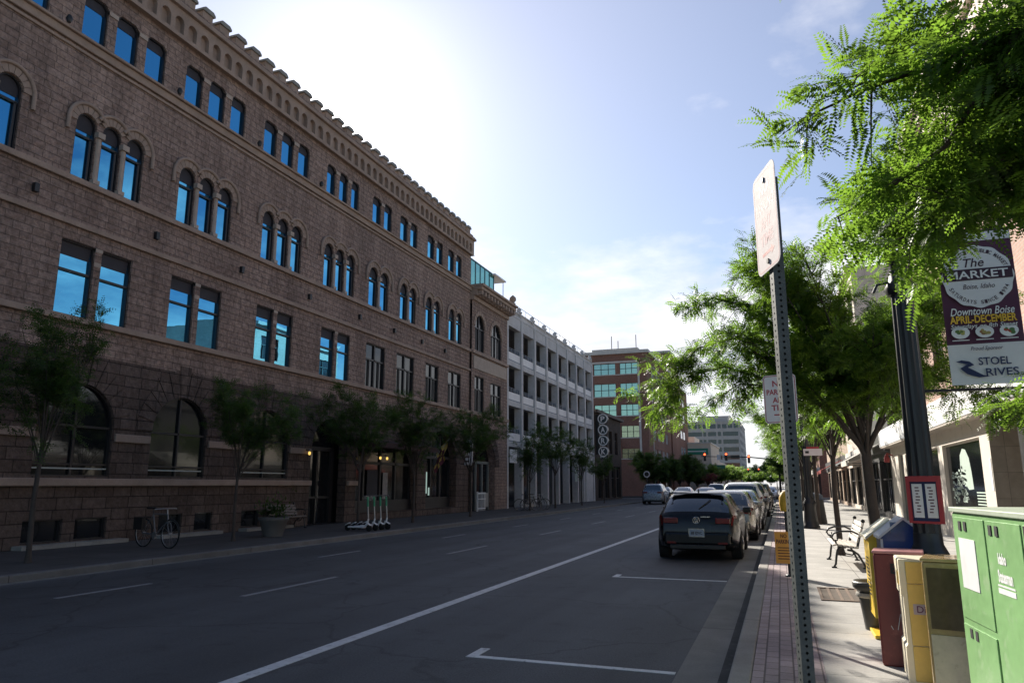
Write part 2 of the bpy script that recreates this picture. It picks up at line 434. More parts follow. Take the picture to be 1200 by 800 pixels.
for a, b, n in g4:
    for i, (p, q) in enumerate(split(a, b, n, .30)):
        h = shoulder(p, q, 13.53, 14.92, .13); holes.append(h); wins.append((h, p, q, 13.53, 14.92, 'a', M['pane']))
        if i < n-1: cols.append((q+.15, 13.53, 14.92, 4))
for a, b, n in g3:
    for i, (p, q) in enumerate(split(a, b, n, .19)):
        h = arch(p, q, 9.62, 11.48); holes.append(h); wins.append((h, p, q, 9.62, 11.48, 'b', M['pane']))
        if i < n-1: cols.append((q+.095, 9.62, 11.25, 3))
for a, b, n in g2:
    for i, (p, q) in enumerate(split(a, b, n, .22)):
        h = rect(p, q, 5.93, 7.9); holes.append(h); wins.append((h, p, q, 5.93, 7.9, 'c', M['pane']))
        if i < n-1: cols.append((q+.11, 5.93, 7.9, 2))
for a, b in s2:
    h = rect(a, b, 5.93, 7.9); holes.append(h); wins.append((h, a, b, 5.93, 7.9, 'd', M['pane_dark']))
A1 = [(5.2,7.6),(9.0,11.3),(12.75,14.95),(16.25,18.43),(20.05,22.6)]
for a, b in A1:
    h = arch(a, b, 1.85, 4.24, 16); holes.append(h); wins.append((h, a, b, 1.85, 4.24, 'e', M['pane_dark']))
door_h = arch(24.0, 26.5, .12, 4.26, 16); holes.append(door_h)
shop_h = rect(27.3, 32.9, .45, 3.25); holes.append(shop_h)
arch_h = arch(33.9, 37.6, .45, 4.5, 18); holes.append(arch_h)
bw = [(5.2,6.4),(6.8,8.0),(12.7,13.75),(14.1,15.05),(16.8,17.7),(18.2,18.95),(20.3,21.2),(21.6,22.5),(9.2,10.3)]
for a, b in bw:
    h = rect(a, b, .24, .80); holes.append(h); wins.append((h, a, b, .24, .80, 'f', M['pane_dark']))
up = MB(); lo = MB()
wall_holes(up, 0, 39.35, 5.0, 15.45, [h for h in holes if min(p[1] for p in h) > 5], lf, DEP)
def lob(u, v, d): return (LX+.0 - d, u, v)
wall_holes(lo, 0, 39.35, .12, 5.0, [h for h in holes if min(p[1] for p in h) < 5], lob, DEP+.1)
# the rest of the body: end walls, roof and back wall
up.add([(LX,39.35,0),(LX-24,39.35,0),(LX-24,39.35,16.6),(LX,39.35,16.6)], [(0,1,2,3)])
up.add([(LX,0,0),(LX-24,0,0),(LX-24,0,16.6),(LX,0,16.6)], [(3,2,1,0)])
up.add([(LX-24,0,0),(LX-24,39.35,0),(LX-24,39.35,16.6),(LX-24,0,16.6)], [(0,1,2,3)])
up.build('wall', M['stone'], main)
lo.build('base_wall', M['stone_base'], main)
MB().box(LX-24, LX-.3, .1, 39.25, 16.3, 16.5).build('roof', M['void'], main)
# dark space behind the openings
bk = MB(); bk.add([(LX-DEP-.5,.1,.1),(LX-DEP-.5,39.3,.1),(LX-DEP-.5,39.3,15.4),(LX-DEP-.5,.1,15.4)], [(0,1,2,3)]); bk.build('interior', M['void'], main)
# string courses
def course(z0, z1, out, y0=0, y1=39.35, x=LX): return MB().box(x+.003, x+out, y0, y1, z0, z1)
c = course(13.22, 13.50, .10); c.box(LX+.003, LX+.20, -.0, 39.4, 13.44, 13.52); c.box(LX+.003, LX+.06, 0, 39.35, 13.08, 13.16)
c.build('string_course', M['stone_trim'], main, bev=.02)
c = course(9.44, 9.60, .12); c.build('string_course', M['stone_trim'], main, bev=.02)
c = course(8.28, 8.42, .10); c.build('string_course', M['stone_trim'], main, bev=.02)
c = course(5.76, 5.92, .13); c.build('string_course', M['stone_trim'], main, bev=.02)
for (a, b) in ((0,5.1),(7.7,8.9),(11.4,12.7),(15.0,16.2),(18.5,20.0),(22.65,23.95)):
    course(2.78, 3.0, .07, a, b).build('string_course', M['stone_trim'], main, bev=.02)
for (a, b) in ((0, 23.95), (26.55, 27.25)):
    c = course(1.60, 1.80, .16, a, b); c.build('plinth_course', M['stone_trim'], main, bev=.03)
# blind arcade band under the parapet and the dark cornice moulding
band = MB()
ah = []
y = .35
while y < 39.0:
    ah.append(arch(y, y+.36, 15.58, 16.12, 8)); y += .541
wall_holes(band, 0, 39.45, 15.45, 16.38, ah, lambda u, v, d: (LX+.17-d, u, v), .165)
band.box(LX-.3, LX+.168, 39.35, 39.449, 15.45, 16.38); band.box(LX-.3, LX+.012, 0, 39.34, 15.451, 16.379)
band.add([(LX,0,15.45),(LX,39.45,15.45),(LX+.17,39.45,15.45),(LX+.17,0,15.45)], [(0,1,2,3)])
band.build('arcade_band', M['stone_trim'], main)
cor = MB().box(LX-.3, LX+.30, 0, 39.52, 16.38, 16.52); cor.box(LX-.3, LX+.24, 0, 39.49, 16.521, 16.60)
cor.box(LX+.171, LX+.2, 0, 39.45, 15.42, 15.50)
cor.build('cornice', M['stone_trim'], main, bev=.02)
par = MB().box(LX-.32, LX+.10, 0, 39.45, 16.601, 16.78); par.build('parapet', M['stone'], main)
y = .2; k = 0
M['copper'] = pm('weathered_parapet_cap', (.24,.235,.215), .7, .2, 3)
while y < 39.0:
    mm = MB().box(LX-.30, LX+.08, y, y+.44, 16.781, 17.03)
    mo = mm.build('merlon', M['stone_trim'], main)
    MB().prism([(-.06,0),(.50,0),(.50,.07),(.40,.15),(.04,.15),(-.06,.07)], (LX-.36, y, 17.032), (0,1,0), (0,0,1), (.50,0,0)).build('merlon_cap', M['copper'], mo)
    y += .7835; k += 1
# hood mouldings: wedge-shaped arch stones over each arched light
def ring(mb, cy, cz, r0, r1, x0, x1, a0=0, a1=pi, n=9, gap=.012):
    for i in range(n):
        t0 = a0+(a1-a0)*i/n + gap; t1 = a0+(a1-a0)*(i+1)/n - gap
        pts = []
        for r, ts in ((r0, (t0, (t0+t1)/2, t1)), (r1, (t1, (t0+t1)/2, t0))):
            for t in ts: pts.append((r*cos(t), r*sin(t)))
        mb.prism(pts, (x0, cy, cz), (0,1,0), (0,0,1), (x1-x0,0,0))
for a, b, n in g3:
    hm = MB(); sp = split(a, b, n, .19)
    for i, (p, q) in enumerate(sp):
        r = (q-p)/2; lo_a = 0 if i == n-1 else .55; hi_a = pi if i == 0 else pi-.55
        ring(hm, (p+q)/2, 11.48-r, r+.01, r+.22, LX+.002, LX+.035, lo_a, hi_a, 7, .016)
        pts = [(LX+.05, (p+q)/2+(r+.27)*cos(t), 11.48-r+(r+.27)*sin(t)) for t in [lo_a+(hi_a-lo_a)*j/12 for j in range(13)]]
        if i == n-1: pts = [(LX+.05, q+.27, 11.48-r-.35)] + pts
        if i == 0: pts = pts + [(LX+.05, p-.27, 11.48-r-.35)]
        hm.tube(pts, .055, 6)
    hm.build('arch_moulding', M['stone_trim'], main)
# fan of long wedge stones over the ground floor arches
for (a, b, top) in [(*p, 4.24) for p in A1] + [(24.0, 26.5, 4.26), (33.9, 37.6, 4.5)]:
    hm = MB(); r = (b-a)/2; cz = top-r
    n = 13
    for i in range(n):
        t0 = pi*i/n+.012; t1 = pi*(i+1)/n-.012
        R1 = r + (.62 if i % 2 else .78) + (.18 if i in (5,6,7) else 0)
        if i < 3 or i > 9: R1 = r + .58
        pts = [(r*cos(t0)*1.003, r*sin(t0)*1.003), (R1*cos(t0), R1*sin(t0)), (R1*cos(t1), R1*sin(t1)), (r*cos(t1)*1.003, r*sin(t1)*1.003)]
        hm.prism(pts, (LX+.002, (a+b)/2, cz), (0,1,0), (0,0,1), (.03,0,0))
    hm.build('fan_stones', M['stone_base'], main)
# small columns between the lights
for (y, z0, z1, fl) in cols:
    mb = MB()
    if fl == 3:
        mb.lathe([(.08,z0+.12),(.072,z1-.3)], (LX-.02, y, 0), 10); mb.box(LX-.14, LX+.09, y-.1, y+.1, z0+.001, z0+.12); mb.box(LX-.14, LX+.10, y-.11, y+.11, z1-.30, z1-.14)
    elif fl == 2:
        mb.box(LX-.2, LX-.02, y-.085, y+.085, z0, z1-.5); mb.box(LX-.22, LX+.01, y-.105, y+.105, z1-.5, z1-.38); mb.box(LX-.2, LX-.02, y-.085, y+.085, z1-.38, z1-.1); mb.box(LX-.22, LX+.02, y-.11, y+.11, z1-.1, z1)
    else:
        mb.box(LX-.2, LX-.01, y-.12, y+.12, z0, z1-.25); mb.box(LX-.2, LX+.03, y-.15, y+.15, z1-.25, z1-.12)
    mb.build('column', M['stone_pale'], main)
# little iron wall anchors
for y in (8.3, 11.9, 15.7, 19.4, 23.3, 27.0, 30.1, 33.0, 35.8):
    MB().box(LX+.002, LX+.12, y-.06, y+.06, 8.78, 9.0).build('wall_anchor', M['black'], main)
for y in (15.85, 19.6, 23.4, 12.05):
    MB().lathe([(.05,0),(.09,.1),(.05,.2)], (LX+.25, y, 13.53), 8).build('wall_anchor', M['black'], main)

def window(bld, h, p, q, z0, z1, kind, glass, fn=lf, dep=.115):
    fr = MB(); t = .035
    hi = inset(h, t)
    n = len(h)
    A = [fn(u, v, dep-.06) for u, v in h]; B = [fn(u, v, dep-.06) for u, v in hi]; C2 = [fn(u, v, dep+.02) for u, v in hi]
    fr.add(A+B, [(i, (i+1) % n, n+(i+1) % n, n+i) for i in range(n)])
    fr.add(B+C2, [(i, (i+1) % n, n+(i+1) % n, n+i) for i in range(n)])
    def bar(u0, u1, v0, v1, d0=.05, d1=.0):
        a = fn(u0, v0, dep-d0); b = fn(u1, v1, dep+d1)
        fr.box(min(a[0],b[0]), max(a[0],b[0]), min(a[1],b[1]), max(a[1],b[1]), v0, v1)
    H = z1-z0
    if kind == 'a':
        zb = z1-.20*H
    if kind in 'abc':
        zb = z1 - {'a': .24, 'b': .26, 'c': .20}[kind]*H
        bl = [pt for pt in ([(p+.03, zb), (q-.03, zb)])]
        # dark blank panel that fills the head of the light
        top = [pt for pt in hi if pt[1] > zb]
        top.sort(key=lambda s_: -s_[0])
        poly = [(p+.06, zb), (q-.06, zb)] + top
        fr.add([fn(u, v, dep+.004) for u, v in poly], [tuple(range(len(poly)))], 1)
        if kind != 'a':
            zt = z0 + (.66 if kind == 'b' else .60)*H
            bar(p+.05, q-.05, zt-.03, zt+.03)
        if kind == 'b': bar(q-.13, q-.07, z0+.05, zt)
    if kind == 'd':
        m = (p+q)/2; bar(m-.05, m+.05, z0, z1); bar(p, q, z0+.62*H, z0+.62*H+.07)
        bar(p+.4, p+.44, z0, z0+.62*H); bar(q-.44, q-.4, z0, z0+.62*H)
    if kind == 'e':
        bar(p+.05, q-.05, z0+.28, z0+.33, .07); m = (p+q)/2
        bar(m-.03, m+.03, z0, z1-.06)
        bar(p+.05, q-.05, 3.10, 3.16)
        bar(p+.05, q-.05, z0+.18, z0+.215, .06)
        fr.mi[-6:] = [2]*6
    w = fr.build('window', [M['frame_dark'], M['blind'], M['pale_bar']], bld)
    g = MB(); g.add([fn(u, v, dep+.015) for u, v in h], [tuple(range(n))]); g.build('pane', glass, w)
    return w
M['pale_bar'] = pm('pale_sill_bar', (.42,.45,.43), .5, .1)
for (h, p, q, z0, z1, k, gl) in wins: window(main, h, p, q, z0, z1, k, gl)
for (a, b) in ((12.5,15.5),(16.7,19.1),(20.2,22.7)):
    MB().box(LX+.003, LX+.35, a, b, .125, .22).build('area_kerb', M['kerb'], main)
# entrance arch
en = MB()
for (a, b, z0, z1) in ((24.1,24.3,.12,3.1),(26.2,26.4,.12,3.1),(24.1,26.4,3.0,3.15),(25.2,25.3,.12,3.0),(24.1,26.4,1.1,1.18)): en.box(LX-.7, LX-.55, a, b, z0, z1)
d = en.build('entrance_door', M['frame_dark'], main)
g = MB().box(LX-.68, LX-.66, 24.1, 26.4, .12, 4.2); g.build('pane', M['pane_dark'], d)
# dark shopfront with canopy
sh = MB()
for y in (27.32, 28.45, 29.9, 31.3, 32.78): sh.box(LX-.45, LX-.33, y-.06, y+.06, .45, 3.25)
sh.box(LX-.45, LX-.31, 27.3, 32.9, .45, .95); sh.box(LX-.45, LX-.33, 27.3, 32.9, 2.55, 2.66)
so = sh.build('shopfront', M['frame_dark'], main)
MB().box(LX-.42, LX-.40, 27.3, 32.9, .45, 3.25).build('pane', M['pane_dark'], so)
MB().box(LX-.32, LX-.30, 28.7, 29.6, 1.15, 2.3).build('notice_board', M['blind'], so)
MB().box(LX-.29, LX-.28, 30.05, 30.5, 1.0, 2.2).build('pale_poster', pm('grey_poster', (.30,.28,.27), .7, .4, 6), so)
MB().prism([(0,0),(1.15,-.1),(1.15,.12),(0,.35)], (LX+.004, 27.2, 3.3), (1,0,0), (0,0,1), (0,5.8,0)).build('canopy', pm('dark_red_canopy', (.06,.022,.022), .7, .2), main)
for y in (27.35, 33.0):
    MB().tube([(LX+.02,y,3.9),(LX+1.0,y,3.3)], .02, 6).build('canopy_rod', M['black'], main)
M['lamp_amber'] = emitm('amber_lamp', (1.,.62,.15), .7)
for y in (23.6, 28.9, 29.5):
    t = MB().lathe([(.02,0),(.045,.03),(.05,.10),(.02,.13)], (LX+.22, y, 2.75), 10).build('wall_lantern', M['lamp_amber'], main)
    MB().box(LX+.003, LX+.2, y-.03, y+.03, 2.92, 2.97).build('bracket', M['black'], t)
# wide arch shop
ar = MB()
for y in (34.0, 35.2, 36.3, 37.5): ar.box(LX-.5, LX-.38, y-.06, y+.06, .45, 4.3 if 34.5 < y < 37 else 3.0)
ar.box(LX-.5, LX-.35, 33.9, 37.6, 3.0, 3.15); ar.box(LX-.5, LX-.36, 33.9, 37.6, .45, 1.0)
ao = ar.build('arched_shopfront', M['frame_dark'], main)
MB().add([(LX-.46, u, v) for u, v in arch_h], [tuple(range(len(arch_h)))]).build('pane', M['pane_dark'], ao)
lit = MB().box(LX-.37, LX-.36, 34.55, 34.75, 1.2, 2.3); lit.box(LX-.37, LX-.36, 34.9, 35.05, 1.1, 1.5)
lit.build('lit_window_display', emitm('lit_display', (.55,.75,.68), .28), ao)

# ------------------------------------------------------------------ stone annex with bracketed cornice
AX = LX + .12
ann = thing('stone_annex', 'narrow three storey sandstone annex with heavy bracketed cornice and glass roof room', 'building', (AX, 42.4, .12))
def af(u, v, d): return (AX - d, u, v)
H = []
aw = [(arch(39.85, 41.35, 9.68, 11.92), 39.85, 41.35, 9.68, 11.92), (arch(42.45, 44.35, 9.68, 11.9), 42.45, 44.35, 9.68, 11.9),
      (rect(39.85, 41.35, 5.95, 8.1), 39.85, 41.35, 5.95, 8.1), (rect(42.45, 44.3, 5.95, 8.0), 42.45, 44.3, 5.95, 8.0)]
aa = arch(39.65, 43.25, .12, 4.5, 18)
mb = MB(); wall_holes(mb, 39.36, 45.48, .12, 12.7, [w[0] for w in aw] + [aa], af, .4)
mb.add([(AX,45.48,0),(AX-20,45.48,0),(AX-20,45.48,13.7),(AX,45.48,13.7)], [(0,1,2,3)])
mb.build('wall', M['stone'], ann)
for w in aw: window(ann, *w, 'd', M['pane_dark'], af)
MB().box(AX-20, AX-.3, 39.4, 45.4, 13.2, 13.3).build('roof', M['void'], ann)
mb = MB().box(AX-.5, AX+.12, 39.37, 45.55, 12.7, 12.95); mb.box(AX-.5, AX+.62, 39.37, 45.6, 13.30, 13.5); mb.box(AX-.5, AX+.74, 39.37, 45.68, 13.501, 13.66); mb.box(AX-.5, AX+.3, 39.37, 45.58, 12.951, 13.299)
mb.build('cornice', M['stone_trim'], ann, bev=.03)
for i in range(12):
    y = 39.5 + i*.52
    MB().prism([(0,0),(.30,.05),(.30,.30),(0,.34)], (AX+.302, y, 12.955), (1,0,0), (0,0,1), (0,.2,0)).build('bracket', M['stone_trim'], ann)
MB().box(AX+.003, AX+.06, 39.6, 45.2, 8.5, 9.3).build('panel', M['stone_pale'], ann, bev=.02)
MB().box(AX+.003, AX+.12, 39.37, 45.5, 9.42, 9.58).build('string_course', M['stone_trim'], ann)
MB().box(AX+.003, AX+.12, 39.37, 45.5, 5.72, 5.9).build('string_course', M['stone_trim'], ann)
hm = MB(); ring(hm, 41.45, 2.7, 1.81, 2.5, AX+.002, AX+.05, 0, pi, 13, .012); hm.build('fan_stones', M['stone_base'], ann)
hm = MB()
for (a, b, t) in ((39.85,41.35,11.92),(42.45,44.35,11.9)): ring(hm, (a+b)/2, t-(b-a)/2, (b-a)/2+.02, (b-a)/2+.28, AX+.002, AX+.05, 0, pi, 9, .02)
hm.build('arch_moulding', M['stone_trim'], ann)
MB().lathe([(.18,0),(.2,.15),(.1,.2),(.24,.38),(.22,.55),(.05,.72),(0,.74)], (AX+.45, 45.35, 13.66), 12).build('finial', M['stone_trim'], ann)
en = MB()
for (a, b, z0, z1) in ((39.75,39.9,.12,3),(41.0,41.1,.12,3),(42.0,42.1,.12,3),(43.0,43.15,.12,3),(39.7,43.2,2.9,3.05)): en.box(AX-.5, AX-.35, a, b, z0, z1)
e = en.build('doorway', pm('grey_door_frame', (.20,.22,.21), .5, .1), ann)
MB().add([(AX-.45, u, v) for u, v in aa], [tuple(range(len(aa)))]).build('pane', M['pane_dark'], e)
MB().box(AX-.34, AX-.32, 42.3, 42.95, .3, 1.15).build('door_panel', pm('grey_door', (.35,.36,.35), .6, .1), e)
# pale iron gate in the arch
gt = thing('iron_gate', 'low pale railing gate standing in the annex archway', 'gate', (AX+.2, 40.6, .12))
mb = MB()
for i in range(9): mb.box(AX+.19, AX+.21, 40.05+i*.14, 40.07+i*.14, .14, 1.1)
mb.box(AX+.18, AX+.22, 40.0, 41.22, 1.1, 1.2); mb.box(AX+.18, AX+.22, 40.0, 41.22, .25, .31); mb.box(AX+.18, AX+.22, 40.0, 41.22, .8, .85)
mb.build('bars', M['white_panel'], gt)
MB().box(AX+.16, AX+.24, 39.94, 40.0, .12, 1.25).build('post', M['white_panel'], gt)
# glass roof room on the annex
gp = thing('roof_pavilion', 'teal glass room with flat white canopy on top of the stone annex', 'roof room', (AX-1.6, 41.5, 13.3))
mb = MB(); x0, x1, y0, y1 = AX-3.6, AX-.25, 39.6, 43.5
for i in range(6): mb.box(x1-.04, x1+.04, y0+i*(y1-y0)/5-.03, y0+i*(y1-y0)/5+.03, 13.3, 15.35)
mb.box(x0, x1+.05, y0-.02, y1+.05, 15.35, 15.42)
fr = mb.build('frame', pm('teal_frame', (.03,.14,.16), .4, .1), gp)
mb = MB().box(x1-.01, x1+.01, y0, y1, 13.3, 15.35); mb.box(x0, x1, y1-.01, y1+.01, 13.3, 15.35); mb.build('pane', M['pane_teal'], gp)
MB().box(x0-.3, x1+.25, y1-.3, y1+1.75, 15.30, 15.40).build('canopy', M['white_panel'], gp)
mb = MB().tube([(x1+.1,y1+1.55,13.3),(x1+.1,y1+1.55,15.3)], .03, 6); mb.build('canopy_post', M['white_panel'], gp)

# ------------------------------------------------------------------ open concrete parking garage
GX = -17.0
ga = thing('parking_garage', 'grey open sided concrete parking garage with stacked decks, white spandrels and a balustrade on top', 'garage', (GX, 58, .12))
Y0, Y1, ST = 45.55, 70.25, 3.03
mb = MB()
tops = [12.50, 9.72, 6.95, 4.17]
mb.box(GX-.4, GX+.02, Y0, Y1, 12.50, 13.30)
for z in tops[1:]: mb.box(GX-.4, GX+.02, Y0, Y1, z, z+.36)
for i in range(9):
    y = Y0+.1 + i*ST
    mb.box(GX-.45, GX+.10, y-.18, y+.18, .12, 13.299)
mb.box(GX-.4, GX+.05, Y0, Y1, 13.301, 13.42)
mb.box(GX-.4, GX-.02, 66.2, 69.8, .12, 4.165)
mb.build('frame', M['concrete'], ga)
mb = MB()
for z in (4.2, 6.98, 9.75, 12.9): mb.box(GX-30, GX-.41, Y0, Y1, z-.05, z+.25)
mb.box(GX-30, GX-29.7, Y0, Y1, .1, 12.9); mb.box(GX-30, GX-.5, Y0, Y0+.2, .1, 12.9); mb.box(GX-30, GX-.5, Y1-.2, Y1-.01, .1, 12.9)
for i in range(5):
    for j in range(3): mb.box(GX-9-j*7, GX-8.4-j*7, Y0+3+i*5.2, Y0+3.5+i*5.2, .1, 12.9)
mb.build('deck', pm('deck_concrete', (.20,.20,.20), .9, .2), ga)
for z in tops[1:]:
    for i in range(8):
        y = Y0+.1+i*ST+.2
        sp = MB().box(GX-.2, GX-.02, y, y+ST-.4, z+.361, z+.95).build('spandrel', M['white_panel'], ga)
        MB().box(GX-.019, GX+.0, y, y+ST-.4, z+.365, z+.43).build('blue_stripe', M['blue_rail'], sp)
        r = MB(); 
        for zz in (1.10, 1.24): r.box(GX-.13, GX-.09, y, y+ST-.4, z+zz, z+zz+.035)
        for k in range(6): r.box(GX-.13, GX-.09, y+k*(ST-.44)/5, y+k*(ST-.44)/5+.04, z+.951, z+1.24)
        r.build('rail', M['blue_rail'], sp)
pb = MB()
pb.box(GX-.3, GX+.0, Y0, Y1, 13.42, 13.50); pb.box(GX-.3, GX+.0, Y0, Y1, 13.74, 13.84)
y = Y0+.3
while y < Y1-.2: pb.box(GX-.22, GX-.08, y, y+.14, 13.50, 13.74); y += .30
pb.build('balustrade', M['concrete'], ga)
for i in range(9):
    y = Y0+.05 + i*ST
    MB().lathe([(.2,13.42),(.2,13.88),(.26,13.9),(.26,13.98),(.12,14.02),(.2,14.14),(.1,14.28),(0,14.3)], (GX-.15, min(y, Y1-.1), 0), 10).build('urn', M['concrete'], ga)
mb = MB().tube([(GX-.15,Y0,14.35),(GX-.15,Y1,14.35)], .02, 5)
for i in range(17): mb.tube([(GX-.15,Y0+.1+i*1.515,13.84),(GX-.15,Y0+.1+i*1.515,14.35)], .015, 5)
mb.build('top_rail', M['galv'], ga)
# dark shopfront glass at street level of the garage
mb = MB()
for i in range(7): mb.box(GX-1.3, GX-1.28, Y0+.3+i*ST, Y0+.3+i*ST+2.6, .12, 3.9)
mb.build('shop_pane', M['pane_dark'], ga)
t = MB().box(GX+.02, GX+.06, 46.2, 47.6, 3.1, 4.0).build('sign_panel', M['white_panel'], ga)
t = thing('vertical_banner', 'small pale green vertical banner with rows of dashes hanging under the garage deck', 'banner', (GX+.5, 61.4, 2.4))
mb = MB().box(GX+.48, GX+.50, 61.2, 62.0, 1.9, 3.5); mb.build('cloth', pm('pale_green_cloth', (.38,.45,.40), .7, .2, 3), t)
MB().tube([(GX+.02,61.6,3.55),(GX+.55,61.6,3.55)], .02, 5).build('rod', M['black'], t)

# ------------------------------------------------------------------ dark brick parking entrance and its blade sign
M['dark_brick'] = brickm('dark_brick', (.055,.042,.038), (.085,.06,.05), (.05,.045,.04), .22, .075, .01)
pk = thing('brick_lift_hall', 'low dark brick hall with projecting cornice next to the garage', 'building', (GX, 76, .12))
def pf(u, v, d): return (GX+.1-d, u, v)
ph = [rect(a, a+1.5, 4.9, 7.3) for a in (71.6, 74.2, 76.8, 79.6)] + [rect(a, a+2.2, .3, 3.6) for a in (71.2, 74.2, 77.4, 80.0)]
mb = MB(); wall_holes(mb, 70.3, 83.0, .12, 8.7, ph, pf, .3)
mb.add([(GX+.1,70.3,0),(GX-14,70.3,0),(GX-14,70.3,8.7),(GX+.1,70.3,8.7)], [(3,2,1,0)])
mb.add([(GX+.1,83,0),(GX-14,83,0),(GX-14,83,8.7),(GX+.1,83,8.7)], [(0,1,2,3)]); mb.build('wall', M['dark_brick'], pk)
MB().box(GX-14, GX+.45, 70.25, 83.3, 8.7, 9.0).build('cornice', pm('dark_cornice', (.09,.07,.06), .8), pk)
for i, h in enumerate(ph):
    us = [p[0] for p in h]; vs_ = [p[1] for p in h]
    window(pk, h, min(us), max(us), min(vs_), max(vs_), 'd', M['pane_dark'], pf, .25)
ps = thing('parking_sign', 'tall dark blade sign spelling PARK in pale discs on the brick hall', 'sign', (GX+.6, 70.9, 4))
MB().box(GX+.11, GX+.5, 70.75, 71.05, 4.6, 8.5).build('spine', M['black'], ps)
for i, ch in enumerate('PARK'):
    z = 8.05 - i*1.07; x = GX+.85
    dk = MB().lathe([(.50,70.70),(.50,71.12)], (x, 0, z), 24, axis='y').build('letter_disc', M['black'], ps)
    dd = MB(); dd.lathe([(.50,70.66),(.50,70.699)], (x, 0, z), 24, axis='y')
    dr = MB()
    for k in range(24):
        t0, t1 = 2*pi*k/24, 2*pi*(k+1)/24
        dr.add([(x+.50*cos(t0),70.655,z+.50*sin(t0)),(x+.50*cos(t1),70.655,z+.50*sin(t1)),(x+.40*cos(t1),70.655,z+.40*sin(t1)),(x+.40*cos(t0),70.655,z+.40*sin(t0))], [(0,1,2,3)])
    text(dr, ch, (x,70.652,z), (1,0,0), (0,0,1), .42, .52, .03)
    dr.build('lettering', M['white_panel'], dk)
    dd.build('face', pm('dark_teal_face', (.03,.05,.055), .5), dk)
tx = MB(); text(tx, 'INC.', (GX+.85,70.74,4.35), (1,0,0), (0,0,1), .7, .24, .02); tx.box(GX+.45, GX+1.3, 70.75, 70.95, 4.1, 4.6, 1); tx.build('name_plate', [M['white_panel'], M['black']], ps)
# ------------------------------------------------------------------ red brick office block beyond the cross street
M['red_brick'] = brickm('red_brown_brick', (.235,.105,.074), (.30,.145,.105), (.20,.15,.13), .24, .08, .012, var=.25, big=.12)
M['cream_trim'] = pm('cream_trim', (.58,.54,.50), .7, .12, 1)
TX, TY = -16.95, 103.0
tw = thing('brick_office_block', 'six storey red brick office block with green glass bands and pale cornices', 'building', (TX, TY, .12))
def tf(u, v, d): return (u, TY+d, v)
def ts(u, v, d): return (TX-d, u, v)
rows = [(17.35,18.95),(14.15,16.0),(11.35,12.95),(8.25,9.9),(5.3,6.7)]
fh = []
for a, b in rows:
    for u0, u1 in ((-31.5,-28.4),(-27.9,-25.1),(-24.7,-21.5),(-20.85,-18.3)): fh.append(rect(u0, u1, a, b))
mb = MB(); wall_holes(mb, -34, TX, .12, 20.3, fh, tf, .25)
sr = [(17.0,18.5),(14.1,15.6),(11.2,12.6),(8.1,9.7),(5.2,6.8)]
sh_ = []
for a, b in sr:
    for u in (107.4, 111.4, 115.4, 119.4): sh_.append(rect(u, u+2.7, a, b))
for u in (104.5, 110.5, 117): sh_.append(rect(u, u+4.6, .6, 3.4))
wall_holes(mb, TY, 125.5, .12, 20.3, sh_, ts, .22)
mb.box(-34, -17.2, 125.5, 127, .12, 20.3)
mb.box(-22.2, TX+.05, 127.01, 138, .12, 24.3)
mb.box(-34, TX-.1, 138.01, 152, .12, 20.0)
mb.box(-25.6, -19.0, 107, 116, 20.4, 21.5)
mb.box(-34, -33.9, TY+.01, 125, .12, 20.3)
mb.build('wall', M['red_brick'], tw)
MB().box(-33.9, TX-.3, TY+.3, 125.4, 20.1, 20.3).build('roof', M['void'], tw)
mb = MB().box(-34.2, TX+.35, TY-.35, TY+.1, 20.305, 20.75); mb.box(TX-.2, TX+.35, TY+.101, 127, 20.305, 20.75)
mb.box(-22.4, TX+.3, 126.8, 138.2, 24.31, 24.75); mb.box(-25.8, -18.8, 106.8, 116.2, 21.51, 21.85)
mb.box(-18.26, -17.98, TY-.09, TY-.003, 4.95, 19.25); mb.box(-31.5, -17.98, TY-.09, TY-.003, 19.0, 19.25)
mb.box(-18.9, -17.98, TY-.2, TY-.003, 4.75, 4.94)
mb.box(TX+.003, TX+.1, 106.9, 125, 18.7, 18.9); mb.box(TX+.003, TX+.1, 106.7, 106.9, 1, 18.9)
for a, b in rows: mb.box(-31.5, -18.27, TY-.06, TY-.003, a-.12, a-.01)
mb.build('pale_trim', M['cream_trim'], tw)
def wgrid(bld, fn, u0, u1, v0, v1, nu, nv, glass, dep, fm):
    fr = MB()
    for i in range(nu+1):
        u = u0+(u1-u0)*i/nu; a = fn(u-.04, v0, dep-.06); b = fn(u+.04, v1, dep+.01)
        fr.box(min(a[0],b[0]), max(a[0],b[0]), min(a[1],b[1]), max(a[1],b[1]), v0, v1)
    for j in range(nv+1):
        v = v0+(v1-v0)*j/nv; a = fn(u0, v, dep-.05); b = fn(u1, v, dep+.02)
        fr.box(min(a[0],b[0]), max(a[0],b[0]), min(a[1],b[1]), max(a[1],b[1]), v-.035, v+.035)
    w = fr.build('window', fm, bld)
    g = MB(); g.add([fn(u, v, dep) for u, v in rect(u0, u1, v0, v1)], [(0,1,2,3)]); g.build('pane', glass, w)
M['pane_blind'] = glassm('blinded_glass', (.7,.7,.74), (.55,.53,.57), refl=.3, wav=.01)
for a, b in rows:
    for u0, u1 in ((-31.5,-28.4),(-27.9,-25.1),(-24.7,-21.5),(-20.85,-18.3)): wgrid(tw, tf, u0, u1, a, b, 3, 2, M['pane_green'], .2, M['frame_dark'])
for a, b in sr:
    for u in (107.4, 111.4, 115.4, 119.4): wgrid(tw, ts, u, u+2.7, a, b, 2, 1, M['pane_blind'], .15, M['cream_trim'])
for u in (104.5, 110.5, 117): wgrid(tw, ts, u, u+4.6, .6, 3.4, 3, 1, M['pane_dark'], .15, M['frame_dark'])
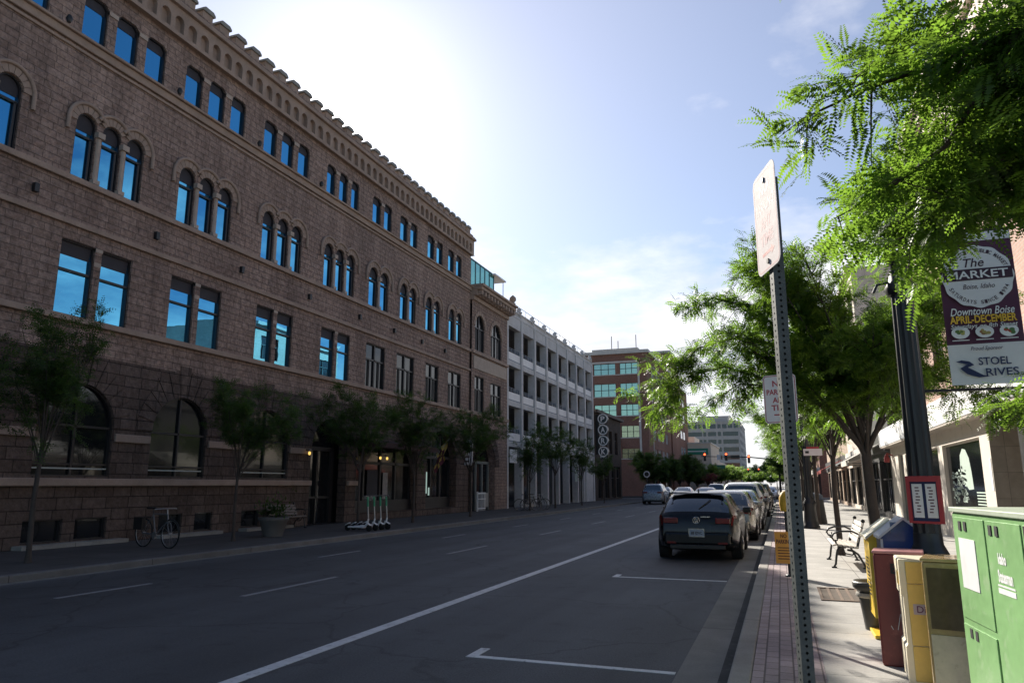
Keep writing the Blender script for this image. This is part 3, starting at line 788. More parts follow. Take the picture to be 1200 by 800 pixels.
for a, b in ((16.6,18.0),(13.4,14.8),(10.2,11.6),(7.2,8.6)):
    for u in (139.5, 143.5): MB().box(TX-.099, TX-.06, u, u+2.2, a, b).build('window', M['pane_blind'], tw)
mb = MB().box(-24.2, -21.0, TY-.5, TY-.005, 6.85, 7.95); b = mb.build('bank_sign', M['black'], tw)
mb = MB(); text(mb, 'Bank', (-22.3, TY-.51, 7.35), (1,0,0), (0,0,1), 1.9, .62, .02); mb.build('lettering', M['white_panel'], b)
mb = MB().box(TX+.004, TX+3.0, 108, 118, 3.5, 3.7); c = mb.build('entrance_canopy', M['cream_trim'], tw)
mb = MB()
for y in (109, 117): mb.tube([(TX+.1,y,6.2),(TX+2.8,y,3.7)], .05, 6)
mb.build('stay_rod', M['cream_trim'], c)
mb = MB()
for (x, y, h) in ((-23,108,2.2),(-22.2,109,1.6),(-19.6,110,2.6)): mb.tube([(x,y,21.4),(x,y,21.85+h)], .06, 5)
mb.build('roof_mast', M['black'], tw)

# ------------------------------------------------------------------ blocks further down the street
bg = thing('beige_corner_block', 'low beige rendered block with sloping parapet and long green sign board', 'building', (-17, 150, .12))
M['beige'] = pm('beige_render', (.62,.53,.44), .85, .1, .4)
mb = MB().box(-24, -12.6, 150, 172, .12, 9.7); mb.box(-24, -16.5, 158, 168, 9.7, 11.6); mb.build('wall', M['beige'], bg)
MB().box(-24.1, -12.45, 149.85, 172, 9.701, 9.95).build('parapet', M['cream_trim'], bg)
MB().box(-17.7, -13.1, 149.7, 149.995, 7.55, 8.75).build('sign_board', pm('green_board', (.015,.20,.13), .5, .1), bg)
MB().box(-17.3, -13.5, 149.68, 149.699, 8.1, 8.3).build('lettering', M['white_panel'], bg)
for u in (152, 156, 160, 164): MB().box(-12.599, -12.55, u, u+2.4, 1.0, 3.4).build('window', M['pane_dark'], bg)

gr = thing('grey_office_tower', 'distant grey concrete office tower with banded windows and stepped roof', 'building', (-24, 300, .12))
M['grey_conc'] = pm('grey_tower_concrete', (.46,.43,.41), .85, .12, .2)
mb = MB()
GY = 300; zs = [25.9 - 3.05*i for i in range(9)]
def gf(u, v, d): return (u, GY+d, v)
def gs(u, v, d): return (-13.8-d, u, v)
gh = []
xs = [(-34.0,-32.4),(-31.7,-30.1),(-29.6,-28.2),(-27.8,-26.6),(-26.0,-22.8),(-22.2,-20.9),(-20.4,-18.6),(-18.2,-16.5),(-16.0,-14.4)]
for k, z in enumerate(zs):
    if z < 3: continue
    cols_ = xs if k == 0 else [(-34.0,-28.2),(-27.8,-26.6),(-26.0,-22.8),(-22.2,-20.9),(-20.2,-14.4)]
    for a, b in cols_: gh.append(rect(a, b, z-2.2, z-.55))
wall_holes(mb, -34.7, -13.8, .12, 26.4, gh, gf, .6)
sh2 = [rect(u, u+4.2, z-2.2, z-.55) for z in zs if z > 3 for u in (302, 308, 314, 320, 326, 332, 338, 344)]
wall_holes(mb, GY, 350, .12, 26.4, sh2, gs, .5)
mb.box(-34.7, -13.9, GY+20, 349.9, .12, 26.2); mb.box(-30.2, -17.3, 305, 330, 26.2, 29.0)
mb.build('wall', M['grey_conc'], gr)
mb = MB().box(-34.5, -14.4, GY+.45, GY+.5, .2, 26.2); mb.box(-14.3, -14.25, 300.6, 349.8, .2, 26.2); mb.build('pane', M['pane_dark'], gr)
MB().box(-34.9, -13.6, GY-.2, 350.1, 26.21, 26.5).build('roof', M['grey_conc'], gr)
# pale buildings closing the left side beyond the trees
fb = thing('pale_far_block', 'low pale block far down the street behind the trees', 'building', (-18, 190, .12))
MB().box(-34, -14.5, 178, 250, .12, 7.5).build('wall', M['beige'], fb)
mb = MB()
for u in range(182, 248, 8): mb.box(-14.499, -14.45, u, u+4, 4.4, 6.2)
mb.build('window', M['pane_dark'], fb)

# ------------------------------------------------------------------ right-hand row
RX = 4.7
def rf(u, v, d): return (RX+d, u, v)
M['cream_front'] = pm('cream_shopfront_paint', (.66,.60,.52), .6, .08, 1.2, dirt=(.5,.45,.39))
M['pink_brick'] = brickm('sunlit_pink_brick', (.50,.30,.235), (.56,.36,.29), (.50,.42,.36), .22, .075, .010, var=.2)
M['cream_stone'] = brickm('cream_upper_blocks', (.66,.58,.50), (.70,.62,.54), (.52,.46,.40), 1.1, .5, .008, var=.15)
rb = thing('cream_corner_shop', 'sunlit cream painted shop building with pink brick above a white band and tall plate window', 'building', (RX, 24, .12))
rh = [rect(21.0, 25.5, .88, 2.8), rect(26.2, 32.6, .88, 2.8), rect(33.2, 34.5, .16, 2.9)]
mb = MB(); wall_holes(mb, 20.1, 36.6, .12, 3.22, rh, rf, .16); mb.build('shopfront_wall', M['cream_front'], rb)
mb = MB()
mb.box(RX-.42, RX+.2, 8, 36.6, 3.28, 3.98); mb.build('fascia_band', M['white_panel'], rb, bev=.015)
MB().box(RX-.40, RX+3, 8, 36.6, 3.22, 3.279).build('soffit', pm('tan_soffit', (.38,.33,.28), .8, .1), rb)
mb = MB()
uh = [rect(u, u+1.5, 5.0, 7.4) for u in (10.0, 13.4, 17.0, 20.4, 23.8, 26.8)]
wall_holes(mb, 8, 29.2, 3.98, 8.6, uh, rf, .2); mb.build('brick_wall', M['pink_brick'], rb)
mb = MB(); u2 = [rect(u, u+1.5, 9.2, 11.2) for u in (10.0, 13.4, 17.0, 20.4, 23.8, 26.8)]
wall_holes(mb, 8, 29.2, 8.62, 12.6, u2, rf, .2)
mb.add([(RX,29.2,3.98),(RX+16,29.2,3.98),(RX+16,29.2,12.6),(RX,29.2,12.6)], [(0,1,2,3)])
mb.add([(RX,8,.1),(RX+16,8,.1),(RX+16,8,12.6),(RX,8,12.6)], [(3,2,1,0)])
mb.build('upper_wall', M['cream_stone'], rb)
MB().box(RX+.01, RX+16, 8.01, 29.19, 12.3, 12.5).build('roof', M['void'], rb)
mb = MB().box(RX-.28, RX+.2, 7.8, 29.4, 12.6, 12.85); mb.box(RX-.14, RX-.003, 7.9, 29.3, 12.2, 12.599); mb.box(RX-.1, RX-.003, 8, 29.2, 8.5, 8.72); mb.box(RX-.06, RX-.003, 8, 29.2, 11.5, 11.6)
mb.build('cornice', M['cream_stone'], rb)
for h in uh + u2:
    us = [p[0] for p in h]; vv = [p[1] for p in h]
    window(rb, h, min(us), max(us), min(vv), max(vv), 'd', M['pane_dark'], rf, .15)
def plate(h, nm='window'):
    us = [p[0] for p in h]; vv = [p[1] for p in h]
    fr = MB(); a, b, c, d = min(us), max(us), min(vv), max(vv); t = .05
    for (p, q, r_, s_) in ((a,a+t,c,d),(b-t,b,c,d),(a+t,b-t,c,c+t),(a+t,b-t,d-t,d)): fr.box(RX+.07, RX+.13, p, q, r_, s_)
    w = fr.build(nm, M['cream_front'], rb)
    MB().box(RX+.10, RX+.11, a, b, c, d).build('pane', M['pane_dark'], w); return w
w0 = plate(rh[0]); plate(rh[1]); plate(rh[2], 'door')
M['decal'] = pm('pale_green_window_film', (.42,.52,.45), .6, .1, 4)
mb = MB()
def dec(pts): mb.add([(RX+.094, u, v) for u, v in pts], [tuple(range(len(pts)))])
# pale leaf-shaped drawing on the glass with its stippled left edge
dec([(22.55,1.52),(22.62,2.0),(22.75,2.35),(23.05,2.58),(23.4,2.62),(23.75,2.45),(23.85,2.1),(23.6,1.75),(23.1,1.5)])
r_ = random.Random(3)
for i in range(95):
    u = 23.3+r_.random()*1.75; v = 1.22+r_.random()*.95 - (u-23.3)*.12; s = .03+.06*r_.random()
    dec([(u-s*1.6,v-s*.5),(u+s*1.6,v-s*.2),(u+s*1.2,v+s*.7),(u-s*1.1,v+s*.5)])
for i in range(5):
    v = 1.42-i*.075; dec([(21.35,v),(22.3,v),(22.3,v+.035),(21.35,v+.035)])
mb.build('window_decal', M['decal'], w0)
# recessed porch beside the shop window
mb = MB()
mb.add([(RX+1.9,8,.12),(RX+1.9,20.1,.12),(RX+1.9,20.1,3.25),(RX+1.9,8,3.25)], [(0,1,2,3)])
mb.add([(RX,20.1,.12),(RX+1.9,20.1,.12),(RX+1.9,20.1,3.25),(RX,20.1,3.25)], [(0,1,2,3)])
M['tan_tile'] = brickm('tan_wall_tile', (.30,.265,.23), (.34,.30,.26), (.2,.18,.16), .6, .6, .006, var=.12, offset=0)
mb.build('porch_wall', M['tan_tile'], rb)
mb = MB().box(RX+.02, RX+.5, 17.0, 17.9, .12, 3.22); mb.box(RX+.02, RX+.5, 12.0, 12.8, .12, 3.22); mb.build('porch_column', M['black'], rb)
MB().box(RX+1.86, RX+1.895, 18.55, 19.6, .15, 2.45).build('porch_door', pm('tan_door', (.36,.32,.28), .5, .08), rb)
MB().box(RX+1.8, RX+1.895, 18.9, 19.1, 2.75, 2.95).build('vent', M['black'], rb)
MB().box(RX-.012, RX+.0, 20.15, 20.28, 1.5, 2.25).build('house_plate', M['white_panel'], rb)
nb = MB().box(RX+.5, RX+.52, 15.8, 16.9, 1.1, 2.3).build('poster_board', pm('blue_poster', (.10,.35,.55), .5, .3, 5), rb)
MB().box(RX-.03, RX+.018, 16.95, 17.25, 1.95, 2.2).build('notice', M['white_panel'], rb)
t = MB(); t.tube([(RX-.02,35.9,2.9),(RX-.25,35.9,3.0)], .03, 6); t.lathe([(.10,2.6),(.12,2.75),(.05,2.95)], (RX-.25,35.9,0), 10); t.build('wall_lamp', pm('red_lamp_shade', (.35,.05,.05), .5), rb)

def row_house(label, name, y0, y1, h, wallm, fasc, upper=True, awn=None, cat='building', cz=3.1):
    b = thing(name, label, cat, (RX, (y0+y1)/2, .12))
    n = max(2, int((y1-y0)/3.2)); st = (y1-y0)/n
    hs = [rect(y0+i*st+.3, y0+(i+1)*st-.3, .35, cz-.3) for i in range(n)]
    ups = []
    if upper:
        zz = cz+1.6
        while zz+2.2 < h: ups += [rect(y0+i*st+.8, y0+(i+1)*st-.8, zz, zz+1.9) for i in range(n)]; zz += 3.4
    mb = MB(); wall_holes(mb, y0, y1, .12, h, hs+ups, rf, .2)
    mb.add([(RX,y0,.1),(RX+15,y0,.1),(RX+15,y0,h),(RX,y0,h)], [(3,2,1,0)]); mb.add([(RX,y1,.1),(RX+15,y1,.1),(RX+15,y1,h),(RX,y1,h)], [(0,1,2,3)])
    mb.build('wall', wallm, b)
    MB().box(RX+.01, RX+15, y0+.01, y1-.01, h-.4, h-.2).build('roof', M['void'], b)
    mb = MB().box(RX-.2, RX-.003, y0, y1, cz+.05, cz+.7); mb.box(RX-.25, RX+.2, y0, y1, h, h+.25); mb.build('fascia', fasc, b)
    for hh in hs+ups:
        us = [p[0] for p in hh]; vv = [p[1] for p in hh]
        window(b, hh, min(us), max(us), min(vv), max(vv), 'd', M['pane_dark'], rf, .15)
    return b
M['charcoal'] = pm('charcoal_shopfront', (.035,.033,.035), .5, .2, 2)
M['tan_brick'] = brickm('tan_brick', (.40,.30,.22), (.46,.35,.27), (.4,.34,.28), .24, .08, .01, var=.2)
row_house('charcoal fronted low shop just past the cream shopfront', 'dark_shop', 36.62, 45.5, 6.6, M['charcoal'], M['charcoal'], False)
row_house('tall pale stone building behind the kerb trees past the charcoal shop', 'pale_stone_block', 45.52, 58, 14.2, M['cream_stone'], M['cream_trim'])
row_house('two storey tan brick shop row near the cross street', 'tan_shop_row', 58.02, 83, 8.5, M['tan_brick'], M['charcoal'])
row_house('brick row on the right beyond the cross street', 'far_brick_row', 99, 150, 9, M['red_brick'], M['cream_trim'])
row_house('long tan row at the far right end of the street', 'far_tan_row', 150.1, 230, 8, M['tan_brick'], M['cream_trim'])

def awning(label, y0, y1, z, d, m, group=None):
    t = thing('awning', label, 'awning', (RX, (y0+y1)/2, z))
    mb = MB().prism([(0,.9),(-d,.12),(-d,-.12),(-d+.02,-.12),(-d+.02,.10),(0,.84)], (RX-.21, y0, z), (1,0,0), (0,0,1), (0,y1-y0,0)); mb.build('cloth', m, t)
    mb = MB()
    for y in (y0+.05, y1-.05): mb.tube([(RX-.21,y,z-.05),(RX-.21-d,y,z-.02)], .02, 6)
    mb.build('frame', M['galv'], t)
awning('pale canvas awning with open metal frame over the charcoal shop', 37.5, 41.5, 2.65, 1.5, pm('pale_canvas', (.55,.52,.47), .8, .1))
awning('black awning over the pale stone block shopfront', 47, 56, 2.6, 1.4, pm('black_canvas', (.02,.02,.022), .8, .1))
awning('dark red awning over the tan shop row', 60, 66, 2.6, 1.6, pm('red_canvas', (.45,.06,.05), .8, .1))
# ------------------------------------------------------------------ trees
M['bark'] = pm('grey_brown_bark', (.060,.047,.040), .9, .35, 6, .6, 30)
M['leaf'] = leafm('honey_locust_leaf', (.040,.090,.018), (.20,.345,.036), .5)
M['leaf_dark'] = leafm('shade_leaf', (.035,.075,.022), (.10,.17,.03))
M['leaf_far'] = leafm('far_leaf', (.06,.12,.03), (.24,.38,.06))

M['leaf_red'] = leafm('pink_red_leaf', (.16,.05,.05), (.25,.08,.07))
def frond_pts(P, d, L, n, droop, w, rnd, wf=.27):
    """pinnate leaf: returns leaflet quads along a drooping stalk"""
    d = d.normalized(); side = d.cross(Vector((0,0,1)))
    if side.length < .1: side = Vector((1,0,0))
    side.normalize()
    side = (Matrix.Rotation(rnd.uniform(-.9,.9), 3, d) @ side)
    up = side.cross(d).normalized()
    out = []; pos = P.copy(); dd = d.copy()
    for i in range(n):
        pos = pos + dd*(L/n); dd = (dd + Vector((0,0,-droop/n))).normalized()
        sc = w*(1.0 - .45*abs(2*i/(n-1+1e-6)-.9))
        for s in (-1, 1):
            ax = (side*s + dd*.38 + up*rnd.uniform(-.15,.25)).normalized()
            tip = pos + ax*sc; wd = dd*(sc*wf)
            m_ = pos + ax*sc*.5
            out.append((pos + ax*sc*.06, m_ - wd, tip, m_ + wd))
    return out, pos

def grow(rnd, base, trunk_h, crown_c, crown_r, nlimb, nsub, lean=(0,0), r0=.09, irregular=.3):
    """returns (list of tubes, list of twig points with direction)"""
    tubes = []; tips = []
    b = Vector(base); top = b + Vector((lean[0], lean[1], trunk_h))
    mid = (b+top)/2 + Vector((rnd.uniform(-.05,.05), rnd.uniform(-.05,.05), 0))
    tubes.append(([b, b+(mid-b)*.15, mid, top], [r0*1.45, r0*1.05, r0*.92, r0*.8]))
    C = Vector(crown_c); Rr = Vector(crown_r)
    for i in range(nlimb):
        az = 2*pi*i/nlimb + rnd.uniform(-.35,.35); el = rnd.uniform(-.35, 1.1)
        k = rnd.uniform(1-irregular, 1)
        e = C + Vector((cos(az)*cos(el)*Rr.x*k, sin(az)*cos(el)*Rr.y*k, sin(el)*Rr.z*k))
        s = b + (top-b)*rnd.uniform(.72, 1.0)
        m1 = s + (e-s)*.45 + Vector((0,0,.18*Rr.z + rnd.uniform(-.1,.15)))
        limb = [s, s+(m1-s)*.5+Vector((0,0,.05)), m1, m1+(e-m1)*.5+Vector((0,0,.04)), e]
        rr = r0*rnd.uniform(.34,.5)
        tubes.append((limb, [rr, rr*.8, rr*.6, rr*.38, rr*.14]))
        for j in range(nsub):
            t = rnd.uniform(.25, 1.0); seg = min(3, int(t*4)); f = t*4-seg
            p = limb[seg].lerp(limb[seg+1], f)
            dirv = (e-s).normalized() + Vector((rnd.gauss(0,.75), rnd.gauss(0,.75), rnd.gauss(.05,.45)))
            dirv.normalize(); ln = rnd.uniform(.35,.8)*min(Rr)*.62
            q = p + dirv*ln*.55 + Vector((0,0,.05)); q2 = p + dirv*ln + Vector((0,0,-.10*ln))
            tubes.append(([p, q, q2], [rr*.28, rr*.18, rr*.06]))
            for h in range(5): tips.append((p.lerp(q, .35+.65*h/4) if h < 2 else q.lerp(q2, (h-1)/3), dirv))
    return tubes, tips

def tree(name, label, base, trunk_h, C, R_, nlimb=9, nsub=9, fronds=3, L=.2, n=6, w=.05, seed=1, r0=.09, lm='leaf', group=None, lean=(0,0), droop=.9, extra=None, irregular=.3, wf=.27):
    rnd = random.Random(seed)
    t = thing(name, label, 'tree', base, group)
    tubes, tips = grow(rnd, base, trunk_h, C, R_, nlimb, nsub, lean, r0, irregular)
    if extra: 
        for pts, rs in extra[0]: tubes.append(([Vector(p) for p in pts], rs))
        tips += extra[1]
    mb = MB()
    for pts, rs in tubes[:1]: mb.tube(pts, rs, 12)
    mb.build('trunk', M['bark'], t)
    mb = MB()
    for pts, rs in tubes[1:]: mb.tube(pts, rs, 5, caps=False)
    mb.build('limbs', M['bark'], t)
    mb = MB(); V = []; F = []
    for p, d in tips:
        for k in range(fronds):
            dv = (d*.6 + Vector((rnd.gauss(0,.7), rnd.gauss(0,.7), rnd.gauss(.1,.45)))).normalized()
            qs, _ = frond_pts(p + Vector((rnd.gauss(0,.05), rnd.gauss(0,.05), rnd.gauss(0,.05))), dv, L*rnd.uniform(.65,1.2), n, droop*rnd.uniform(.5,1.3), w*rnd.uniform(.75,1.15), rnd, wf)
            for q in qs:
                o = len(V); V.extend(q); F.append((o, o+1, o+2, o+3))
    mb.add(V, F, 0, False)
    mb.build('crown', M[lm], t)
    return t

def spray(rnd, pts, r, every=.10, side=.5):
    """a leafy bough through pts with short side twigs: (tubes, tips)"""
    P = [Vector(p) for p in pts]; tubes = [(P, [r*(1-.85*i/(len(P)-1)) for i in range(len(P))])]; tips = []
    for a, b in zip(P, P[1:]):
        n = max(1, int((b-a).length/every))
        for i in range(n):
            p = a.lerp(b, (i+rnd.random())/n); d = ((b-a).normalized()*.6 + Vector((rnd.gauss(0,.6), rnd.gauss(0,.6), rnd.gauss(-.05,.5)))).normalized()
            ln = rnd.uniform(.3,1)*side; q = p + d*ln*.5; q2 = q + d*ln*.5 + Vector((0,0,-.12*ln))
            tubes.append(([p, q, q2], [r*.25, r*.16, r*.06]))
            tips += [(p, d), (q, d), (q.lerp(q2,.5), d), (q2, d)]
    return tubes, tips
def merge(*s):
    a = []; b = []
    for x in s: a += x[0]; b += x[1]
    return a, b

rr = random.Random(5)
# nearest tree: trunk stands just right of the frame, boughs hang over the pavement
ex = merge(
    spray(rr, [(2.15,3.1,3.4),(1.55,3.7,3.85),(1.05,4.25,3.95),(.62,4.6,4.02),(.32,4.75,3.98)], .032, .085, .55),
    spray(rr, [(1.55,3.7,3.85),(1.2,4.5,4.3),(.95,5.0,4.5),(.75,5.3,4.62)], .022, .10, .5),
    spray(rr, [(1.3,4.0,3.9),(1.0,4.4,3.5),(.70,4.6,3.35),(.42,4.7,3.25)], .02, .085, .45),
    spray(rr, [(2.1,3.2,3.3),(1.6,4.3,3.45),(1.3,5.0,3.55),(.95,5.4,3.35)], .024, .09, .5),
    spray(rr, [(2.1,3.2,3.5),(1.9,4.2,3.9),(1.75,5.0,4.1),(1.6,5.6,4.0)], .024, .09, .6),
    spray(rr, [(1.7,4.1,3.6),(1.35,4.7,3.6),(1.05,5.0,3.55),(.8,5.2,3.5)], .02, .085, .5),
    spray(rr, [(2.2,3.4,4.7),(1.5,4.0,4.95),(1.0,4.2,5.05),(.6,4.3,5.15),(.35,4.3,5.2)], .02, .13, .35),
    spray(rr, [(2.0,4.0,3.4),(1.75,5.0,3.75),(1.6,5.7,3.95),(1.45,6.2,4.05)], .02, .09, .5),
    spray(rr, [(1.7,4.1,3.5),(1.3,4.6,3.45),(.98,4.9,3.3),(.78,5.0,3.12)], .018, .085, .4),
    spray(rr, [(2.6,4.2,2.55),(2.2,5.6,2.36),(1.9,6.2,2.25),(1.65,6.7,2.2)], .014, .11, .14),
    spray(rr, [(1.9,3.6,3.5),(1.5,4.5,3.6),(1.1,5.2,3.5),(.85,5.6,3.4)], .02, .07, .45),
    spray(rr, [(1.9,3.9,3.8),(1.6,4.8,3.75),(1.3,5.4,3.7),(1.0,5.9,3.7)], .02, .07, .5),
    spray(rr, [(1.9,3.8,3.8),(1.5,4.6,4.0),(1.2,5.2,3.95),(.9,5.5,3.8)], .018, .07, .5),
)
tree('honey_locust_tree', 'nearest honey locust tree whose feathery boughs hang in at the upper right', (2.35,2.55,.122), 2.7, (3.3,2.5,4.6), (1.5,1.2,1.2), 7, 6, 5, .25, 12, .054, 3, .10, lean=(-.15,.35), extra=ex, droop=.8, wf=.23)
# second tree in the grate
ex2 = merge(
    spray(rr, [(1.2,11.9,3.0),(.4,11.8,3.7),(-.5,11.7,3.9),(-1.1,11.6,3.75),(-1.75,11.5,3.0)], .035, .10, .65),
    spray(rr, [(.4,11.8,3.7),(-.2,11.5,4.3),(-.8,11.4,4.5),(-1.2,11.3,4.25)], .025, .10, .6),
    spray(rr, [(.9,11.9,2.6),(.2,11.7,3.1),(-.5,11.6,3.15),(-.9,11.5,2.9)], .025, .10, .6),
    spray(rr, [(.2,11.7,3.1),(-.7,11.7,3.45),(-1.3,11.6,3.3),(-1.7,11.5,2.75)], .02, .10, .5),
    spray(rr, [(1.0,12.0,3.3),(.5,11.6,4.4),(.2,11.4,4.9),(-.1,11.3,5.1)], .025, .10, .7),
    spray(rr, [(1.3,12.0,3.1),(1.8,11.6,3.2),(2.3,11.3,3.0),(2.7,11.1,2.7)], .025, .10, .6),
    spray(rr, [(1.2,11.9,2.9),(1.1,11.2,3.3),(1.2,10.7,3.3),(1.4,10.3,3.0)], .025, .10, .6),
)
tree('honey_locust_tree', 'leafy honey locust growing from the square iron grate, its left boughs reaching over the road', (1.30,11.75,.122), 2.5, (.80,11.9,3.75), (2.0,1.9,1.5), 20, 14, 9, .22, 7, .056, 8, .085, lean=(-.12,.05), extra=ex2)
grate('tree_grate', 1.05, 11.6, 1.25, 'rusty square iron tree grate in the pavement slabs behind the plant pot')
tree('honey_locust_tree', 'slim honey locust standing behind the park bench', (1.15,18.0,.122), 2.6, (1.3,18.2,4.0), (1.9,1.9,1.35), 14, 13, 10, .22, 6, .055, 21, .062, group='kerb trees on the right pavement')
T3 = tree('honey_locust_tree', 'honey locust just beyond the second lamp post', (1.3,31.5,.122), 2.7, (.9,31.5,4.4), (2.3,2.4,1.7), 13, 10, 8, .26, 5, .07, 33, .08, group='kerb trees on the right pavement')
for y, lab, sc in ((39, 'honey locust before the pale stone block, next in line after the lamp post tree', 1.0), (47.5, 'honey locust in front of the pale stone block shopfront', 1.1), (56, 'honey locust by the end of the pale stone block', 1.05), (66, 'honey locust beside the tan shop row', 1.15), (75, 'last honey locust on the right before the cross street', 1.1)):
    c = copy_tree(T3, None, lab); place(c, 1.2, y, .122, y*1.7, sc)

# dark young trees on the shaded pavement at left
G = 'young trees on the shaded left pavement'
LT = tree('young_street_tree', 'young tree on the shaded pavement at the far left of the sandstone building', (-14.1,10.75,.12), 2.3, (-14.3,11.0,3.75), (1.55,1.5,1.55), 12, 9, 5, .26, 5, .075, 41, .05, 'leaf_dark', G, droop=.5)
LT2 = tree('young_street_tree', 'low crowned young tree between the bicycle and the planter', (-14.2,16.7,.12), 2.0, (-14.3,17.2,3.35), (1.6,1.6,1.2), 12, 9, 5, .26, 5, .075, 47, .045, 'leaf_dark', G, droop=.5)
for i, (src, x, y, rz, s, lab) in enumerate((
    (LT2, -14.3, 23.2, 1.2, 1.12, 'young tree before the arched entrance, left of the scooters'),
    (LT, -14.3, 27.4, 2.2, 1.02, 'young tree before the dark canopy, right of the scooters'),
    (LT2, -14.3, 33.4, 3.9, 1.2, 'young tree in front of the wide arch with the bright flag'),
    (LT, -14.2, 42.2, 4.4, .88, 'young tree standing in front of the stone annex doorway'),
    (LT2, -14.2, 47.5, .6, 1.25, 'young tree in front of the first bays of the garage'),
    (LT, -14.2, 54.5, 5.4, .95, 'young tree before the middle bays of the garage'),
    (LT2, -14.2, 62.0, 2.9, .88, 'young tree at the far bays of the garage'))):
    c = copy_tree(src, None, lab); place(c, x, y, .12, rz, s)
# bushy trees around the brick office block and down the street
FT = tree('street_tree', 'dense dark tree at the cross street between the brick hall and the brick office block', (-14.4,86,.12), 1.6, (-14.4,86,3.4), (2.3,2.3,1.9), 16, 10, 7, .5, 4, .17, 61, .1, 'leaf_dark', 'trees by the brick office block', droop=.4)
for x, y, s, rz, lab in ((-14.4,104,.95,1,'dense tree at the near corner of the brick office block'),(-14.2,113,1.15,2,'dense dark tree before the middle of the brick office block'),(-13.9,122,1.1,3,'dense dark tree before the far end of the brick office block'),(-13.6,131,.85,4.4,'dark tree beyond the brick office block windows')):
    c = copy_tree(FT, None, lab); place(c, x, y, .12, rz, s)
BT = tree('street_tree', 'bright green tree below the green sign board', (-12.6,141,.12), 1.6, (-12.6,141,3.5), (2.5,2.5,2.0), 16, 10, 7, .5, 4, .18, 71, .1, 'leaf_far', 'bright trees far down the street', droop=.4)
for x, y, s, rz, lab in ((-11.5,152,.95,1,'bright green tree beside the beige corner block'),(-13,176,1.1,2.3,'bright tree before the pale far block'),(-13,196,1.2,3,'tree halfway along the pale far block'),(-13,225,1.3,4,'far tree near the end of the pale block'),(-12,262,1.4,5,'hazy tree at the foot of the grey tower'),(-7,330,2.0,1.4,'far tree left of the street end'),(-1.5,345,2.1,2.4,'far tree closing the street end'),(4,325,2.0,.4,'far tree right of the street end'),(-6.5,262,1.1,.9,'low far tree left of the vanishing point'),(-3.2,270,1.0,2.9,'low far tree right at the vanishing point'),(.6,255,1.1,4.1,'low far tree just right of the vanishing point'),(-9.2,250,1.0,5.2,'low far tree beside the foot of the grey tower'),(1.4,106,1.2,1.9,'bright tree on the right just past the cross street'),(1.4,117,1.25,2.8,'second bright tree on the right past the cross street'),(1.5,130,1.3,.8,'bright tree on the right before the far tan row'),(1.5,146,1.3,3.7,'bright tree on the right at the brick row end'),(1.5,170,1.4,4.9,'far bright tree along the tan row'),(1.5,205,1.5,5.6,'farthest bright tree along the tan row')):
    c = copy_tree(BT, None, lab); place(c, x, y, .12, rz, s)
pt = tree('blossom_tree', 'small pinkish red leaved tree by the far signal', (-11.2,128,.12), 1.4, (-11.2,128,2.7), (1.2,1.2,1.2), 9, 6, 4, .4, 4, .12, 81, .06, 'leaf_red', droop=.3) if 'leaf_red' in M else None
# ------------------------------------------------------------------ vehicles
M['car_glass'] = glassm('car_glass', (.62,.68,.72), (.006,.007,.008), refl=.22, wav=0)
M['lens_red'] = pm('red_lens', (.13,.008,.010), .15, .1, coat=.6)
M['lens_clear'] = pm('clear_lens', (.55,.55,.56), .12, .1, coat=.6)
M['trim'] = pm('black_trim', (.015,.015,.016), .5, .15)
M['chrome'] = pm('chrome', (.6,.6,.6), .15, .05, metal=1)
M['plate'] = pm('pale_plate', (.26,.32,.42), .5, .12, 30)
def paint(name, c, metal=.3): return pm(name, c, .28, .05, 1, metal=metal, coat=.7)
def lerp_table(tab, y):
    if y <= tab[0][0]: return tab[0][1]
    for (a, b), (c, d) in zip(tab, tab[1:]):
        if y <= c: return b + (d-b)*(y-a)/(c-a)
    return tab[-1][1]
KINDS = {
 # top profile (y, z) rear to front, cabin (belt z, roof half-width ratio), glass stations
 'hatch': dict(L=4.25, W=1.80, top=[(-2.12,.55),(-2.10,.80),(-2.06,.93),(-1.99,1.02),(-1.80,1.22),(-1.60,1.38),(-1.50,1.43),(-1.1,1.465),(-.4,1.48),(.1,1.45),(.45,1.36),(.80,1.20),(1.15,1.03),(1.6,.95),(1.95,.84),(2.08,.70),(2.12,.50)], rg=(-1.97,-1.62), sg=(-1.35,.62), fg=(.42,1.1), belt=.97),
 'sedan': dict(L=4.7, W=1.82, top=[(-2.34,.55),(-2.32,.85),(-2.24,1.00),(-1.95,1.05),(-1.75,1.07),(-1.4,1.24),(-1.05,1.38),(-.8,1.42),(-.3,1.45),(.2,1.43),(.6,1.30),(1.0,1.12),(1.2,1.03),(1.7,.94),(2.15,.82),(2.3,.68),(2.34,.5)], rg=(-1.72,-1.0), sg=(-1.1,.8), fg=(.55,1.15), belt=.98),
 'suv': dict(L=4.7, W=1.88, top=[(-2.34,.6),(-2.32,.95),(-2.28,1.08),(-2.22,1.15),(-2.10,1.45),(-2.0,1.63),(-1.9,1.69),(-1.4,1.74),(-.4,1.76),(.2,1.72),(.5,1.60),(.85,1.36),(1.1,1.17),(1.6,1.08),(2.1,.98),(2.28,.8),(2.34,.55)], rg=(-2.2,-2.02), sg=(-1.85,.65), fg=(.45,1.08), belt=1.12),
}
